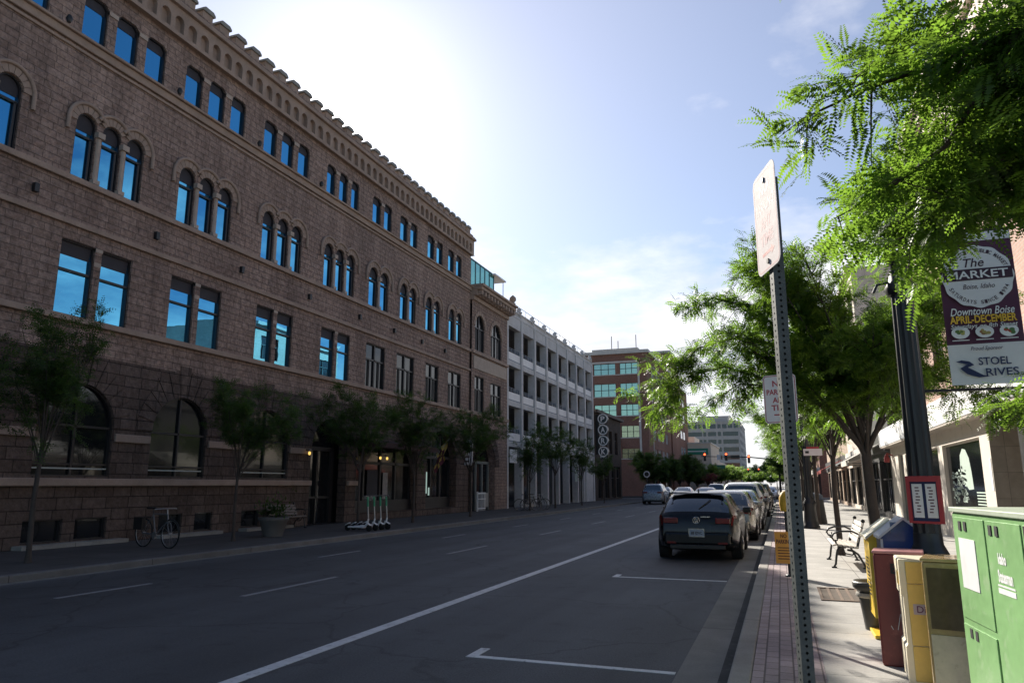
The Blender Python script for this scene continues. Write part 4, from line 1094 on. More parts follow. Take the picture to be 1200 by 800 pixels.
def make_car(label, kind, m, rear_lights=True, glass_detail=True, cat='car', name='parked_car', group=None):
    K = KINDS[kind]; L, W, top, belt = K['L'], K['W'], K['top'], K['belt']
    t = thing(name, label, cat, (0,0,0), group)
    hl = L/2
    ys = sorted(set([a for a, _ in top] + [K['rg'][0], K['rg'][1], K['sg'][0], K['sg'][1], K['fg'][0], K['fg'][1], -.35, -.27, -hl*.62, hl*.62]))
    def sec(y):
        zt = lerp_table(top, y); e = abs(y)/hl
        w = W/2*(1 - .17*max(0, (e-.72)/.28)**2.2); zb = .20 + .10*max(0, (e-.85)/.15)
        cab = max(0, min(1, (zt-belt-.04)/.35))
        zc = min(belt, zt-.03)
        wr = w*(.90 - .17*cab)
        zr = zt - .03 - .05*cab
        return [(0,zb),(w*.80,zb),(w*.955,zb+.07),(w*.99,zb+.22),(w*1.0,min(.62, zc*.75)),(w*.985,zc*.92),(w*.955,zc),(wr,max(zr, zc+.005)),(wr*.80,zt-.012),(wr*.4,zt-.001),(0,zt)]
    secs = [sec(y) for y in ys]; n = len(secs[0])
    body = MB(); V = []
    for y, s in zip(ys, secs):
        V += [(x, y, z) for x, z in s] + [(-x, y, z) for x, z in s[1:-1][::-1]]
    m_ = 2*n-2
    F = []
    for i in range(len(ys)-1):
        for k in range(m_): F.append((i*m_+k, i*m_+(k+1) % m_, (i+1)*m_+(k+1) % m_, (i+1)*m_+k))
    F.append(tuple(range(m_-1, -1, -1))); F.append(tuple(range((len(ys)-1)*m_, len(ys)*m_)))
    body.add(V, F, 0, True)
    b = body.build('body', m, t)
    def pt(y, u):
        """point on the body: u in section-index units on the right side"""
        s = sec(y); i = min(n-2, int(u)); f = u-i
        return Vector((s[i][0]+(s[i+1][0]-s[i][0])*f, y, s[i][1]+(s[i+1][1]-s[i][1])*f))
    def patch(mb, ya, yb, ua, ub, nu=4, ny=6, off=.006, both=False, mirror=False, cap=None, ta=0, tb=0, mi=0):
        for sg in ((1,-1) if both else ((-1,) if mirror else (1,))):
            V = []; F = []
            for i in range(ny+1):
                for j in range(nu+1):
                    u = ua+(ub-ua)*j/nu
                    a = ya + ta*(j/nu); c = yb + tb*(j/nu)
                    y = a+(c-a)*i/ny
                    p = pt(y, u); e = .004
                    du = pt(y, min(n-1.001, u+.02))-pt(y, max(0, u-.02)); dy = pt(y+e, u)-pt(y-e, u)
                    nn = du.cross(dy); 
                    if nn.length < 1e-9: nn = Vector((1,0,0))
                    nn.normalize()
                    c0 = Vector((0, y, .7))
                    if nn.dot(p-c0) < 0: nn = -nn
                    p = p + nn*off
                    V.append((p.x*sg, p.y, p.z))
            for i in range(ny):
                for j in range(nu):
                    q = (i*(nu+1)+j, i*(nu+1)+j+1, (i+1)*(nu+1)+j+1, (i+1)*(nu+1)+j); F.append(q if sg == 1 else q[::-1])
            mb.add(V, F, mi, True)
    # glazing
    r0, r1 = K['rg']
    g = MB(); patch(g, r0, r1, 7.15, 9.999, 5, 5, both=True); g.build('rear_window', M['car_glass'], t)
    g = MB(); patch(g, K['fg'][0]+.04, K['fg'][1]-.06, 7.15, 9.999, 5, 5, both=True); g.build('windscreen', M['car_glass'], t)
    s0, s1 = K['sg']; mid = -.3
    for mirror in (False, True):
        g = MB(); patch(g, s0, mid-.05, 6.12, 6.93, 3, 6, mirror=mirror, ta=.22); g.build('side_window', M['car_glass'], t)
        g = MB(); patch(g, mid+.05, s1, 6.12, 6.93, 3, 6, mirror=mirror, tb=-.28); g.build('side_window', M['car_glass'], t)
    # lights
    for mirror in (False, True):
        g = MB()
        z_a = {'hatch': 5.0, 'sedan': 5.1, 'suv': 5.0}[kind]
        yb = {'hatch': -1.86, 'sedan': -2.02, 'suv': -2.05}[kind]
        patch(g, -hl+.03, yb, z_a, 5.95, 3, 5, .012, mirror=mirror)
        sgn = -1 if mirror else 1
        zz = belt-.16
        sx = W/2*.80
        g.box(min(sgn*sx, sgn*sx*.56), max(sgn*sx, sgn*sx*.56), -hl-.012, -hl+.09, zz-.02, zz+.10)
        g.build('tail_light', M['lens_red'], t, bev=.012)
        g = MB(); patch(g, hl-.42, hl-.03, 4.9, 5.9, 3, 5, .012, mirror=mirror); g.build('headlight', M['lens_clear'], t)
        mr = MB().obox((sgn*(W/2+.09), s1-.08, belt+.05), (.2, .10, .14)); mr.build('wing_mirror', m, t, bev=.03)
    bp = MB().box(-W*.40, W*.40, -hl-.05, -hl+.12, .33, .60); bp.build('bumper', m, t, bev=.05); bp = MB().box(-W*.38, W*.38, hl-.12, hl+.05, .30, .58); bp.build('bumper', m, t, bev=.05)
    bp = MB().box(-W*.33, W*.33, -hl-.055, -hl+.1, .24, .34); bp.build('lower_trim', M['trim'], t, bev=.02); bp = MB().box(-W*.28, W*.28, hl-.1, hl+.055, .40, .54); bp.build('grille', M['trim'], t, bev=.02)
    pl = MB().box(-.155, .155, -hl-.062, -hl-.052, .62 if kind != 'hatch' else .52, .77 if kind != 'hatch' else .67)
    po = pl.build('number_plate', M['plate'], t)
    # wheels
    wb = L*.305; wr = .315 if kind != 'suv' else .36
    for sx in (-1, 1):
        for y in (-wb, wb):
            xo = sx*(W/2-.10)
            ar = MB().lathe([(wr+.055,-.115),(wr+.055,.103)], (xo, y, wr), 22, axis='x'); ar.build('wheel_arch', M['void'], t)
            wh = MB().lathe([(wr*.62,-.105),(wr*.9,-.115),(wr,-.08),(wr,.08),(wr*.9,.115),(wr*.62,.105)], (xo+sx*.012, y, wr), 24, axis='x')
            wo = wh.build('wheel', M['rubber'], t)
            rm = MB(); 
            for k in range(5):
                a = 2*pi*k/5
                rm.tube([(xo+sx*.108,y,wr),(xo+sx*.112,y+cos(a)*wr*.6,wr+sin(a)*wr*.6)], [.05,.035], 6)
            rm.lathe([(wr*.60,.085),(wr*.66,.118),(wr*.60,.119)] if sx > 0 else [(wr*.60,-.119),(wr*.66,-.118),(wr*.60,-.085)], (xo, y, wr), 22, axis='x')
            rm.build('rim', M['alloy'], wo)
    return t, pt
P_navy = pm('black_navy_paint', (.004,.005,.008), .3, .05, 1, coat=.35, spec=.3); P_silver = paint('silver_beige_paint', (.36,.34,.30), .6); P_grey = paint('grey_paint', (.12,.125,.13), .5)
P_white = paint('white_paint', (.62,.62,.61), 0); P_black = paint('black_paint', (.012,.012,.013)); P_maroon = paint('maroon_paint', (.06,.012,.014)); P_blue = paint('pale_blue_paint', (.22,.27,.32), .4); P_dg = paint('dark_green_grey_paint', (.03,.035,.035), .4)
GC = 'cars parked along the right kerb'
c, _ = make_car('dark navy hatchback nearest the camera, seen from behind at the kerb', 'hatch', P_navy, group=GC)
hl = 4.25/2
# details only the nearest car shows
mb = MB(); N_ = 28
for k in range(N_):
    a0, a1 = 2*pi*k/N_, 2*pi*(k+1)/N_
    mb.tube([(.072*cos(a0),-hl-.006,.86+.072*sin(a0)),(.072*cos(a1),-hl-.006,.86+.072*sin(a1))], .007, 5, caps=False)
for p, q in (((-.045,.05),(-.018,-.06)),((-.018,-.06),(0,.0)),((0,0),(.018,-.06)),((.018,-.06),(.045,.05)),((-.03,.062),(0,.005)),((.03,.062),(0,.005))):
    mb.tube([(p[0],-hl-.008,.86+p[1]),(q[0],-hl-.008,.86+q[1])], .006, 5)
mb.build('emblem', M['chrome'], c)
mb = MB(); mb.box(.10, .30, -hl-.004, -hl+.02, .925, .945); mb.build('model_badge', M['chrome'], c)
pl = [o for o in c.children if o.name.startswith('number_plate')][0]
mb = MB()
for (a, b, z0, z1) in ((-.17,.17,.505,.525),(-.17,.17,.665,.685),(-.17,-.155,.525,.665),(.155,.17,.525,.665)): mb.box(a, b, -hl-.068, -hl-.063, z0, z1)
mb.build('plate_frame', M['chrome'], pl)
mb = MB(); text(mb, '8B IDVC', (0,-hl-.0665,.59), (1,0,0), (0,0,1), .24, .062, .02); mb.build('lettering', M['trim'], pl)
MB().tube([(.05,-1.93,1.10),(.22,-1.82,1.235),(.30,-1.74,1.30)], .011, 5).build('wiper', M['trim'], c)
mb = MB().box(-.62,.62,-1.66,-1.50,1.425,1.45); mb.build('roof_spoiler', P_navy, c, bev=.012)
mb = MB().prism([(0,0),(.16,0),(.03,.09),(0,.09)], (-.012,-1.35,1.445), (0,1,0), (0,0,1), (.024,0,0)); mb.build('aerial_fin', M['trim'], c)
mb = MB().box(-.7,.7,-hl-.052,-hl-.045,.612,.622); mb.build('bumper_crease', M['trim'], c)
for sx in (-1, 1): MB().box(sx*.55-.1, sx*.55+.1, -hl-.058, -hl-.05, .36, .40).build('reflector', M['lens_red'], c)
place(c, -1.83, 16.95+hl, .004, radians(.4))
specs = [('silver beige hatchback parked directly ahead of the dark navy car', 'hatch', P_silver, -1.66, 23.0),
 ('grey saloon parked third in the kerb line', 'sedan', P_grey, -1.62, 28.6),
 ('white estate car with dark glass in the kerb line', 'suv', P_white, -1.70, 34.4),
 ('black off-roader parked in the middle of the kerb line', 'suv', P_black, -1.60, 40.6),
 ('dark green grey saloon parked towards the cross street', 'sedan', P_dg, -1.62, 46.8),
 ('pale blue hatchback parked near the end of the kerb line', 'hatch', P_blue, -1.62, 53.0),
 ('second black off-roader, far along the kerb line', 'suv', P_black, -1.62, 59.5)]
for lab, k, m, x, y in specs:
    o, _ = make_car(lab, k, m, group=GC); place(o, x, y+KINDS[k]['L']/2, .004, radians(RND.uniform(-.5,.5)))
o, _ = make_car('white car facing the camera far down the right kerb', 'sedan', P_white); place(o, -1.3, 92, 0, pi)
G2 = 'cars on the far carriageway'
o, _ = make_car('pale blue grey estate with lit red tail lights by the far left kerb', 'suv', P_blue, group=G2); place(o, -10.5, 66.5, 0, radians(1))
o, _ = make_car('dark maroon car driving ahead past the parked line', 'sedan', P_maroon, group=G2); place(o, -5.7, 62, 0, 0)
o, _ = make_car('white saloon waiting at the cross street in the middle lane', 'sedan', P_white, group=G2); place(o, -8.9, 74, 0, 0)
o, _ = make_car('grey off-roader waiting by the cross street', 'suv', P_grey, group=G2); place(o, -6.1, 78, 0, 0)
o, _ = make_car('black saloon at the left kerb past the pale blue grey estate', 'sedan', P_black, group=G2); place(o, -11.2, 76, 0, 0)
o, _ = make_car('silver saloon far ahead beyond the cross street', 'sedan', P_silver, group=G2); place(o, -9.0, 112, 0, 0)
o, _ = make_car('white hatchback parked inside the garage ground floor', 'hatch', P_white); place(o, -20.5, 57.5, .12, radians(60))
o, _ = make_car('red tailed dark saloon on the garage ground floor', 'sedan', P_maroon); place(o, -21, 63.2, .12, radians(80))
# ------------------------------------------------------------------ perforated sign posts and no-parking plates
M['sign_white'] = pm('sign_white', (.80,.73,.72), .75, .05, 3, spec=.1)
M['sign_red'] = pm('sign_red', (.42,.045,.05), .4, .12, 6)
M['sign_faded'] = pm('faded_sign_red', (.74,.50,.50), .7, .12, 9, spec=.15)
M['ghost_pink'] = pm('ghost_pink_letters', (.79,.69,.68), .7, .08, 7, spec=.15)
M['alu_back'] = pm('sign_back_metal', (.12,.125,.13), .5, .1, metal=.4)
def perforated_post(label, x, y, h, rz, s=.0475):
    t = thing('sign_post', label, 'sign post', (0,0,0))
    mb = MB(); hs = []
    v = .0127
    while v < h-.008:
        hs.append([(.0058*cos(2*pi*k/8), v + .0058*sin(2*pi*k/8)) for k in range(8)]); v += .0254
    for k in range(4):
        a = k*pi/2; ca, sa = cos(a), sin(a)
        def fn(u, v_, d, ca=ca, sa=sa):
            px, py = u, -s/2+d
            return (px*ca-py*sa, px*sa+py*ca, v_)
        wall_holes(mb, -s/2, s/2, 0, h, hs, fn, .003)
    mb.build('tube', M['galv'], t)
    place(t, x, y, .12, rz); return t
def no_parking(label, x, y, z0, z1, rz, faded, w=.305, off=.032):
    t = thing('no_parking_sign', label, 'sign', (0,0,0))
    h = z1-z0; r = .04
    def rr_(w_, h_, r_):
        pts = []
        for cx, cz, a in ((w_/2-r_, h_-r_, 0), (-w_/2+r_, h_-r_, 90), (-w_/2+r_, r_, 180), (w_/2-r_, r_, 270)):
            pts += [(cx+r_*cos(radians(a+b)), cz+r_*sin(radians(a+b))) for b in (0,22.5,45,67.5,90)]
        return pts
    mb = MB().prism(rr_(w, h, r), (0, -off, z0), (1,0,0), (0,0,1), (0,.0025,0)); mb.build('plate', [M['sign_white']], t)
    bm_ = MB().prism(rr_(w-.004, h-.004, r), (0, -off+.0027, z0+.002), (1,0,0), (0,0,1), (0,.001,0)); bm_.build('plate_back', M['alu_back'], t)
    mb = MB(); red = M['sign_faded'] if faded else M['sign_red']
    o1 = rr_(w-.016, h-.016, r-.006); o2 = rr_(w-.030, h-.030, r-.013); n = len(o1)
    A = [(p[0], -off-.0003, z0+.008+p[1]) for p in o1]; B = [(p[0], -off-.0003, z0+.015+p[1]) for p in o2]
    mb.add(A+B, [(i, (i+1) % n, n+(i+1) % n, n+i) for i in range(n)])
    for s_, zf, hh, ww in (('NO', .82, .13, .42), ('PARKING', .645, .115, .80), ('ANY', .48, .115, .46), ('TIME', .32, .115, .56)):
        text(mb, s_, (0, -off-.0003, z0+h*zf), (1,0,0), (0,0,1), w*ww, h*hh, .03, mi=1 if faded and zf > .6 else 0)
    mb.build('lettering', [red, M['ghost_pink']], t)
    ab = MB(); zc = z0+h*.175
    ab.add([(p, -off-.0003, zc+q) for p, q in ((-.07,-.007),(.045,-.007),(.045,-.02),(.085,0),(.045,.02),(.045,.007),(-.07,.007))], [tuple(range(7))]); ab.build('arrow', M['sign_red'], t)
    bt = MB()
    for zf in (.90, .085): bt.lathe([(.012,-off-.006),(.012,-off-.0005)], (0,0,z0+h*zf), 10, axis='y')
    bt.build('bolt', M['black'], t)
    place(t, x, y, 0, rz); return t
PA = radians(-24)-pi/2+pi/2
rz1 = -radians(71)          # plate normal turned towards the road
perforated_post('perforated grey steel post in the foreground carrying a faded no parking plate', .045, 3.2, 2.83, rz1)
no_parking('faded pinkish no parking plate on the foreground post, seen edge on', .045, 3.2, 2.535, 2.99, rz1, True, .285)
perforated_post('second perforated post, hidden behind the foreground post', .10, 8.0, 2.66, radians(-20))
no_parking('red lettered no parking plate half hidden behind the foreground post', .06, 7.97, 2.25, 2.75, radians(-14), False, .33)

# ------------------------------------------------------------------ parking meter with yellow hood and orange notice
t = thing('parking_meter', 'parking meter under a yellow hood on a dark pipe', 'parking meter', (-.01,13.6,.12)); meter = t
MB().tube([(-.01,13.6,.12),(-.01,13.6,1.25)], .03, 10).build('pipe', M['black'], t)
MB().lathe([(.09,.12),(.09,.135),(.04,.16)], (-.01,13.6,0), 14).build('base_flange', M['black'], t)
MB().lathe([(.08,1.19),(.10,1.3),(.095,1.42),(.06,1.5),(0,1.53)], (-.01,13.6,0), 14).build('hood', pm('yellow_hood', (.62,.36,.03), .6, .15, 6), t)
meter.location.x += .06
t = thing('paper_notice', 'orange temporary no parking notice tied to the meter pipe', 'notice', (-.02,13.55,.5))
MB().box(-.16,.13,13.545,13.553,.33,.85).build('card', pm('orange_card', (.80,.36,.06), .6, .1, 5), t)
mb = MB(); text(mb, 'NO', (-.015,13.543,.78), (1,0,0), (0,0,1), .10, .065, .03); text(mb, 'PARKING', (-.015,13.543,.69), (1,0,0), (0,0,1), .24, .07, .03)
for i in range(5): mb.box(-.12, .09-.02*(i % 2), 13.5425, 13.5435, .40+i*.045, .415+i*.045)
mb.build('lettering', pm('dark_red_ink', (.12,.03,.02), .6), t)

# ------------------------------------------------------------------ lamp posts
def lamp_post(label, x, y, rb=.13, rt=.095, h=4.3, group='black iron lamp posts', globe=True):
    t = thing('street_lamp', label, 'street lamp', (x,y,.12), group)
    mb = MB(); n = 24; zs_ = [1.05, h]
    V = []; F = []
    for z, r in ((1.05, rb*.92), (h, rt)):
        for k in range(n):
            rr_ = r*(1 if k % 2 else .90); a = 2*pi*k/n
            V.append((x+rr_*cos(a), y+rr_*sin(a), .12+z))
    for k in range(n): F.append((k, (k+1) % n, n+(k+1) % n, n+k))
    mb.add(V, F, 0, False); mb.build('shaft', M['black'], t)
    MB().lathe([(rb*1.75,.12),(rb*1.75,.2),(rb*1.5,.26),(rb*1.35,.4),(rb*1.15,.85),(rb*1.3,.95),(rb*1.3,1.02),(rb*1.0,1.1),(rb*.95,1.2)], (x,y,0), 20).build('base', M['black'], t)
    mb = MB().lathe([(rt*1.2,h+.10),(rt*1.6,h+.16),(rt*1.1,h+.24),(rt*.8,h+.4),(rt*1.5,h+.48),(rt*1.5,h+.52)], (x,y,0), 16); mb.build('capital', M['black'], t)
    if globe:
        MB().lathe([(.12,h+.53),(.2,h+.7),(.21,h+.85),(.15,h+1.02),(.0,h+1.1)], (x,y,0), 18).build('globe', pm('frosted_globe', (.6,.58,.54), .3, .05), t)
    return t
t = lamp_post('thick black lamp post by the news boxes carrying the maroon market banner', 1.235, 7.76, .125, .098, 3.35, globe=False)
mb = MB(); mb.tube([(1.20,7.76,3.48),(1.12,7.74,3.58),(1.02,7.72,3.56),(.98,7.71,3.48)], .014, 6); mb.build('scroll', M['black'], t)
for z in (2.50, 4.02):
    MB().tube([(1.3,7.76,z),(2.25,7.76,z)], .014, 6).build('banner_arm', M['black'], t)
lamp_post('black lamp post beyond the park bench with a small red and white blade sign', .92, 28.5, .17, .115, 3.9)
lamp_post('third black lamp post near the cross street', .92, 52, .17, .115, 3.9)
# small sign on the second lamp post
t = thing('blade_sign', 'small white blade sign with a red top edge on the second lamp post', 'sign', (1.1,28.3,2.7))
MB().box(.84,1.46,28.28,28.31,2.66,2.90).build('panel', M['sign_white'], t)
MB().box(.95,1.36,28.275,28.315,2.902,2.97).build('red_edge', M['sign_red'], t)
MB().box(.90,1.02,28.272,28.279,2.74,2.82).build('marking', M['black'], t)

# ------------------------------------------------------------------ market banner
t = thing('street_banner', 'maroon farmers market banner hanging from the nearest lamp post', 'banner', (1.93,7.72,2.55))
M['maroon_cloth'] = pm('maroon_banner_cloth', (.095,.028,.058), .75, .12, 3)
M['banner_grey'] = pm('banner_pale_panel', (.78,.76,.73), .75, .06, 3)
M['ink_dark'] = pm('banner_dark_ink', (.05,.02,.035), .7)
M['ink_white'] = pm('banner_white_ink', (.88,.85,.80), .7)
M['ink_gold'] = pm('banner_gold_ink', (.9,.52,.05), .7)
M['ink_navy'] = pm('banner_navy_ink', (.02,.03,.09), .7)
bx0, bx1, bz0, bz1 = 1.565, 2.185, 2.54, 4.0
W_ = bx1-bx0; Hb = bz1-bz0; cx = (bx0+bx1)/2; by = 7.72
def wavy(x0, x1, z0, z1, off, nx=10, nz=14):
    V = []; F = []
    for j in range(nz+1):
        for i in range(nx+1):
            x = x0+(x1-x0)*i/nx; z = z0+(z1-z0)*j/nz
            V.append((x, by+off+.012*sin((x-bx0)*7+1)*sin((z-bz0)*2.6), z))
    for j in range(nz):
        for i in range(nx): a = j*(nx+1)+i; F.append((a, a+1, a+nx+2, a+nx+1))
    return V, F
mb = MB(); mb.add(*wavy(bx0,bx1,bz0,bz1,0), 0, True); mb.build('cloth', M['maroon_cloth'], t)
mb = MB(); mb.add(*wavy(bx0,bx1,bz0,bz0+.26*Hb,-.004,10,5), 0, True); mb.build('pale_panel', M['banner_grey'], t); mb = MB(); mb.add(*wavy(bx0,bx1,bz1-.06*Hb,bz1,-.004,10,3), 0, True); mb.build('pale_panel', M['banner_grey'], t)
X_ = (1,0,0); Z_ = (0,0,1); yf = by-.016
sb = MB(); pts = []; R0 = .30; czb = bz0+.70*Hb
for k in range(64):
    a = 2*pi*k/64; r = R0*(1+.022*cos(12*a)); pts.append((cx+r*cos(a)*.98, yf, czb+r*sin(a)))
sb.add(pts, [tuple(range(63,-1,-1))]); sb.build('seal', M['banner_grey'], t)
yf -= .003
mb = MB(); mb.box(cx-.285, cx+.285, yf-.001, yf, czb-.035, czb+.075)
arc_text(mb, 'CAPITAL CITY PUBLIC MARKET', (cx,yf,czb), X_, Z_, .252, radians(158), radians(22), .036)
arc_text(mb, 'SATURDAYS SINCE 1994', (cx,yf,czb), X_, Z_, .252, radians(206), radians(334), .036, True)
text(mb, 'The', (cx-.02,yf,czb+.135), X_, Z_, .17, .085, .01, .25); text(mb, 'Boise, Idaho', (cx,yf,czb-.10), X_, Z_, .26, .055, .0, .3)
mb.build('seal_lettering', M['ink_dark'], t)
yf -= .003
mb = MB(); text(mb, 'MARKET', (cx,yf,czb+.02), X_, Z_, .50, .075, .015); mb.build('lettering', M['ink_white'], t)
mb = MB(); z_ = bz0
text(mb, 'Downtown Boise', (cx,yf,z_+.505*Hb-.05), X_, Z_, .52, .075, .008, .3); text(mb, 'Saturdays on 8th Street', (cx,yf,z_+.405*Hb-.05), X_, Z_, .54, .055, .004, .3)
for i in range(3): mb.box(cx-.2+i*.195-.07, cx-.2+i*.195+.07, yf-.001, yf, z_+.285*Hb-.004, z_+.285*Hb+.004)
mb.build('lettering', M['ink_white'], t)
mb = MB(); text(mb, 'APRIL-DECEMBER', (cx,yf,z_+.453*Hb-.05), X_, Z_, .54, .075, .03); mb.build('lettering', M['ink_gold'], t)
food = [((.45,.42,.12),(.12,.2,.05)),((.35,.16,.06),(.45,.36,.12)),((.42,.06,.03),(.08,.18,.05))]
for i in range(3):
    mb = MB(); ex_ = cx-.195+i*.195; ez = z_+.335*Hb
    mb.add([(ex_+.075*cos(2*pi*k/24), yf, ez+.058*sin(2*pi*k/24)) for k in range(24)], [tuple(range(23,-1,-1))])
    d_ = mb.build('food_medallion', M['ink_white'], t)
    for j, c_ in enumerate(food[i]):
        mb = MB(); rj = random.Random(i*7+j)
        for q in range(4):
            qx, qz, qr = ex_+rj.uniform(-.03,.03), ez+rj.uniform(-.022,.018), rj.uniform(.012,.024)
            mb.add([(qx+qr*cos(2*pi*k/10), yf-.0012-.0004*j-.0002*q, qz+qr*.8*sin(2*pi*k/10)) for k in range(10)], [tuple(range(9,-1,-1))])
        mb.build('produce', pm('produce_%d%d' % (i, j), c_, .7), d_)
mb = MB(); text(mb, 'Proud Sponsor', (cx,yf,z_+.225*Hb), X_, Z_, .26, .045, .006, .3); mb.build('lettering', M['ink_dark'], t)
mb = MB(); text(mb, 'STOEL', (cx+.05,yf,z_+.145*Hb), X_, Z_, .26, .072, .012); text(mb, 'RIVES', (cx+.10,yf,z_+.075*Hb), X_, Z_, .26, .072, .012); text(mb, 'LLP', (cx+.265,yf,z_+.06*Hb), X_, Z_, .05, .022, .01)
riv = [(-.29,.155),(-.24,.165),(-.17,.155),(-.13,.13),(-.19,.115),(-.14,.095),(-.06,.06),(-.0,.05),(-.10,.045),(-.20,.07),(-.26,.11),(-.19,.135)]
mb.add([(cx+p*.9, yf, z_+q*Hb*.95) for p, q in riv], [tuple(range(len(riv)))])
mb.build('lettering', M['ink_navy'], t)

M['paper'] = pm('white_paper', (.82,.81,.79), .7, .04, 5)
# ------------------------------------------------------------------ timetable frame strapped to the post
t = thing('timetable_frame', 'red framed pair of white notices strapped to the nearest lamp post', 'notice frame', (0,0,0))
x0, x1, z0, z1, yy = -.15, .15, -.21, .21, 0.
mb = MB()
for (a, b, c_, d) in ((x0,x1,z1-.05,z1),(x0,x0+.03,z0,z1-.05),(x1-.03,x1,z0,z1-.05),(x0+.03,x1-.03,z0,z0+.02)): mb.box(a, b, yy-.02, yy+.01, c_, d)
mb.build('frame', M['sign_red'], t)
MB().box(x0+.03, x1-.03, yy-.004, yy+.004, z0+.02, z1-.05).build('back_panel', M['ink_navy'], t)
for (a, b) in ((x0+.045, x0+.135), (x1-.135, x1-.045)):
    p_ = MB().box(a, b, yy-.008, yy-.0045, z0+.05, z1-.07).build('paper', M['paper'], t)
    mb = MB(); rj = random.Random(int(a*100))
    for i in range(9): z = z1-.11-i*.027; mb.box(a+.015+rj.random()*.02, b-.02-rj.random()*.02, yy-.0095, yy-.0083, z, z+.012)
    mb.build('printed_lines', pm('grey_ink', (.18,.12,.13), .7), p_)
place(t, 1.22, 7.60, 1.50, radians(-35))

# ------------------------------------------------------------------ news boxes
M['green_paint'] = pm('pale_green_box_paint', (.25,.46,.19), .38, .16, 2, .05, 30, coat=.25, dirt=(.40,.52,.33))
M['yellow_paint'] = pm('yellow_box_paint', (.85,.58,.05), .4, .12, 4, coat=.2, dirt=(.68,.50,.16))
M['ochre'] = pm('ochre_plastic', (.78,.55,.14), .45, .1, 3, coat=.15, dirt=(.66,.46,.15))
M['cream_plastic'] = pm('cream_plastic', (.84,.77,.58), .45, .08, 3, coat=.15)
M['navy_paint'] = pm('navy_box_paint', (.02,.06,.24), .35, .12, 4, coat=.3)
M['red_paint'] = pm('faded_red_box_paint', (.17,.03,.024), .45, .15, 3, coat=.15, dirt=(.32,.10,.08))
M['tan_plastic'] = pm('tan_smoky_plastic', (.36,.25,.11), .25, .3, 2.2, coat=.5, dirt=(.55,.45,.36))
M['slot'] = M['void']
# gabled yellow box
t = thing('news_box', 'yellow gabled news box at the back of the row, above the plant pot', 'news box', (1.05,8.72,.12))
def gable(mb, x0, x1, y0, y1, z0, z1, za, mi=0): mb.prism([(x0,z0),(x1,z0),(x1,z1),((x0+x1)/2,za),(x0,z1)], (0,y0,0), (1,0,0), (0,0,1), (0,y1-y0,0), mi)
mb = MB(); gable(mb, .87, 1.27, 8.46, 8.95, .32, 1.10, 1.27); mb.build('body', M['yellow_paint'], t, bev=.008)
mb = MB(); mb.prism([(-.03,-.015),(.20,.165),(.20,.19),(-.03,.012)], (.87,8.42,1.10), (1,0,0), (0,0,1), (0,.56,0)); mb.prism([(.43,-.015),(.20,.165),(.20,.19),(.43,.012)], (.87,8.42,1.10), (1,0,0), (0,0,1), (0,.56,0)); mb.build('roof', M['cream_plastic'], t)
mb = MB().box(.95,1.2,8.55,8.85,.14,.32); mb.box(.85,1.29,8.44,8.97,.122,.16); mb.build('foot', M['yellow_paint'], t, bev=.01)
mb = MB(); rj = random.Random(4)
for i in range(11): z = .52+i*.036; mb.box(.8665, .869, 8.60+rj.random()*.05, 8.80+rj.random()*.06, z, z+.014)
mb.build('printed_lines', M['trim'], t)
t.location.x -= .065
# navy gabled box
t = thing('news_box', 'navy blue gabled news box with white edges, in front of the yellow gabled one', 'news box', (1.13,8.2,.12))
mb = MB(); gable(mb, .93, 1.34, 8.0, 8.38, .32, 1.13, 1.31); mb.build('body', M['navy_paint'], t, bev=.006)
mb = MB(); mb.prism([(-.02,-.01),(.205,.175),(.205,.20),(-.02,.016)], (.93,7.97,1.13), (1,0,0), (0,0,1), (0,.44,0)); mb.prism([(.43,-.01),(.205,.175),(.205,.20),(.43,.016)], (.93,7.97,1.13), (1,0,0), (0,0,1), (0,.44,0)); mb.box(.925,.945,7.985,7.999,.4,1.12); mb.build('white_edge', M['white_panel'], t)
MB().box(1.0,1.27,8.05,8.33,.122,.32).build('foot', M['navy_paint'], t)
MB().box(1.02,1.08,7.988,7.999,1.16,1.28).build('coin_box', M['navy_paint'], t)
t.location.x -= .06
# red box
t = thing('news_box', 'faded red news box with scratched face, between the navy box and the cream one', 'news box', (0,0,0))
mb = MB().box(-.19,.19,-.18,.18,0,.92); mb.build('body', M['red_paint'], t, bev=.012)
mb = MB().box(-.20,.20,-.19,.19,.921,.945); mb.build('lid', pm('pink_faded_red', (.45,.20,.19), .5, .1, 4), t, bev=.008)
MB().box(-.194,-.1905,-.17,.17,.02,.90).build('painted_sun_side', pm('sun_paled_red', (.50,.22,.20), .5, .12, 4), t)  # sunlight on the street side put into a paler red
mb = MB(); text(mb, 'B', (-.03,-.184,.80), X_, Z_, .07, .085, .03)
mb.build('lettering', M['trim'], t)
mb = MB()
for a, b in (((-.05,.30),(-.02,.43)),((-.02,.43),(.01,.32)),((.01,.32),(.05,.47)),((.05,.47),(.08,.36)),((-.10,.33),(-.085,.30))): mb.tube([(a[0],-.182,a[1]),(b[0],-.182,b[1])], .003, 4)
mb.build('scratch', M['white_panel'], t)
mb = MB().box(.05,.08,-.184,-.181,.55,.66); mb.box(.03,.11,-.1845,-.1815,.61,.63); mb.build('green_sticker', pm('green_sticker', (.05,.4,.15), .5), t)
place(t, .935, 7.43, .122, radians(-9))
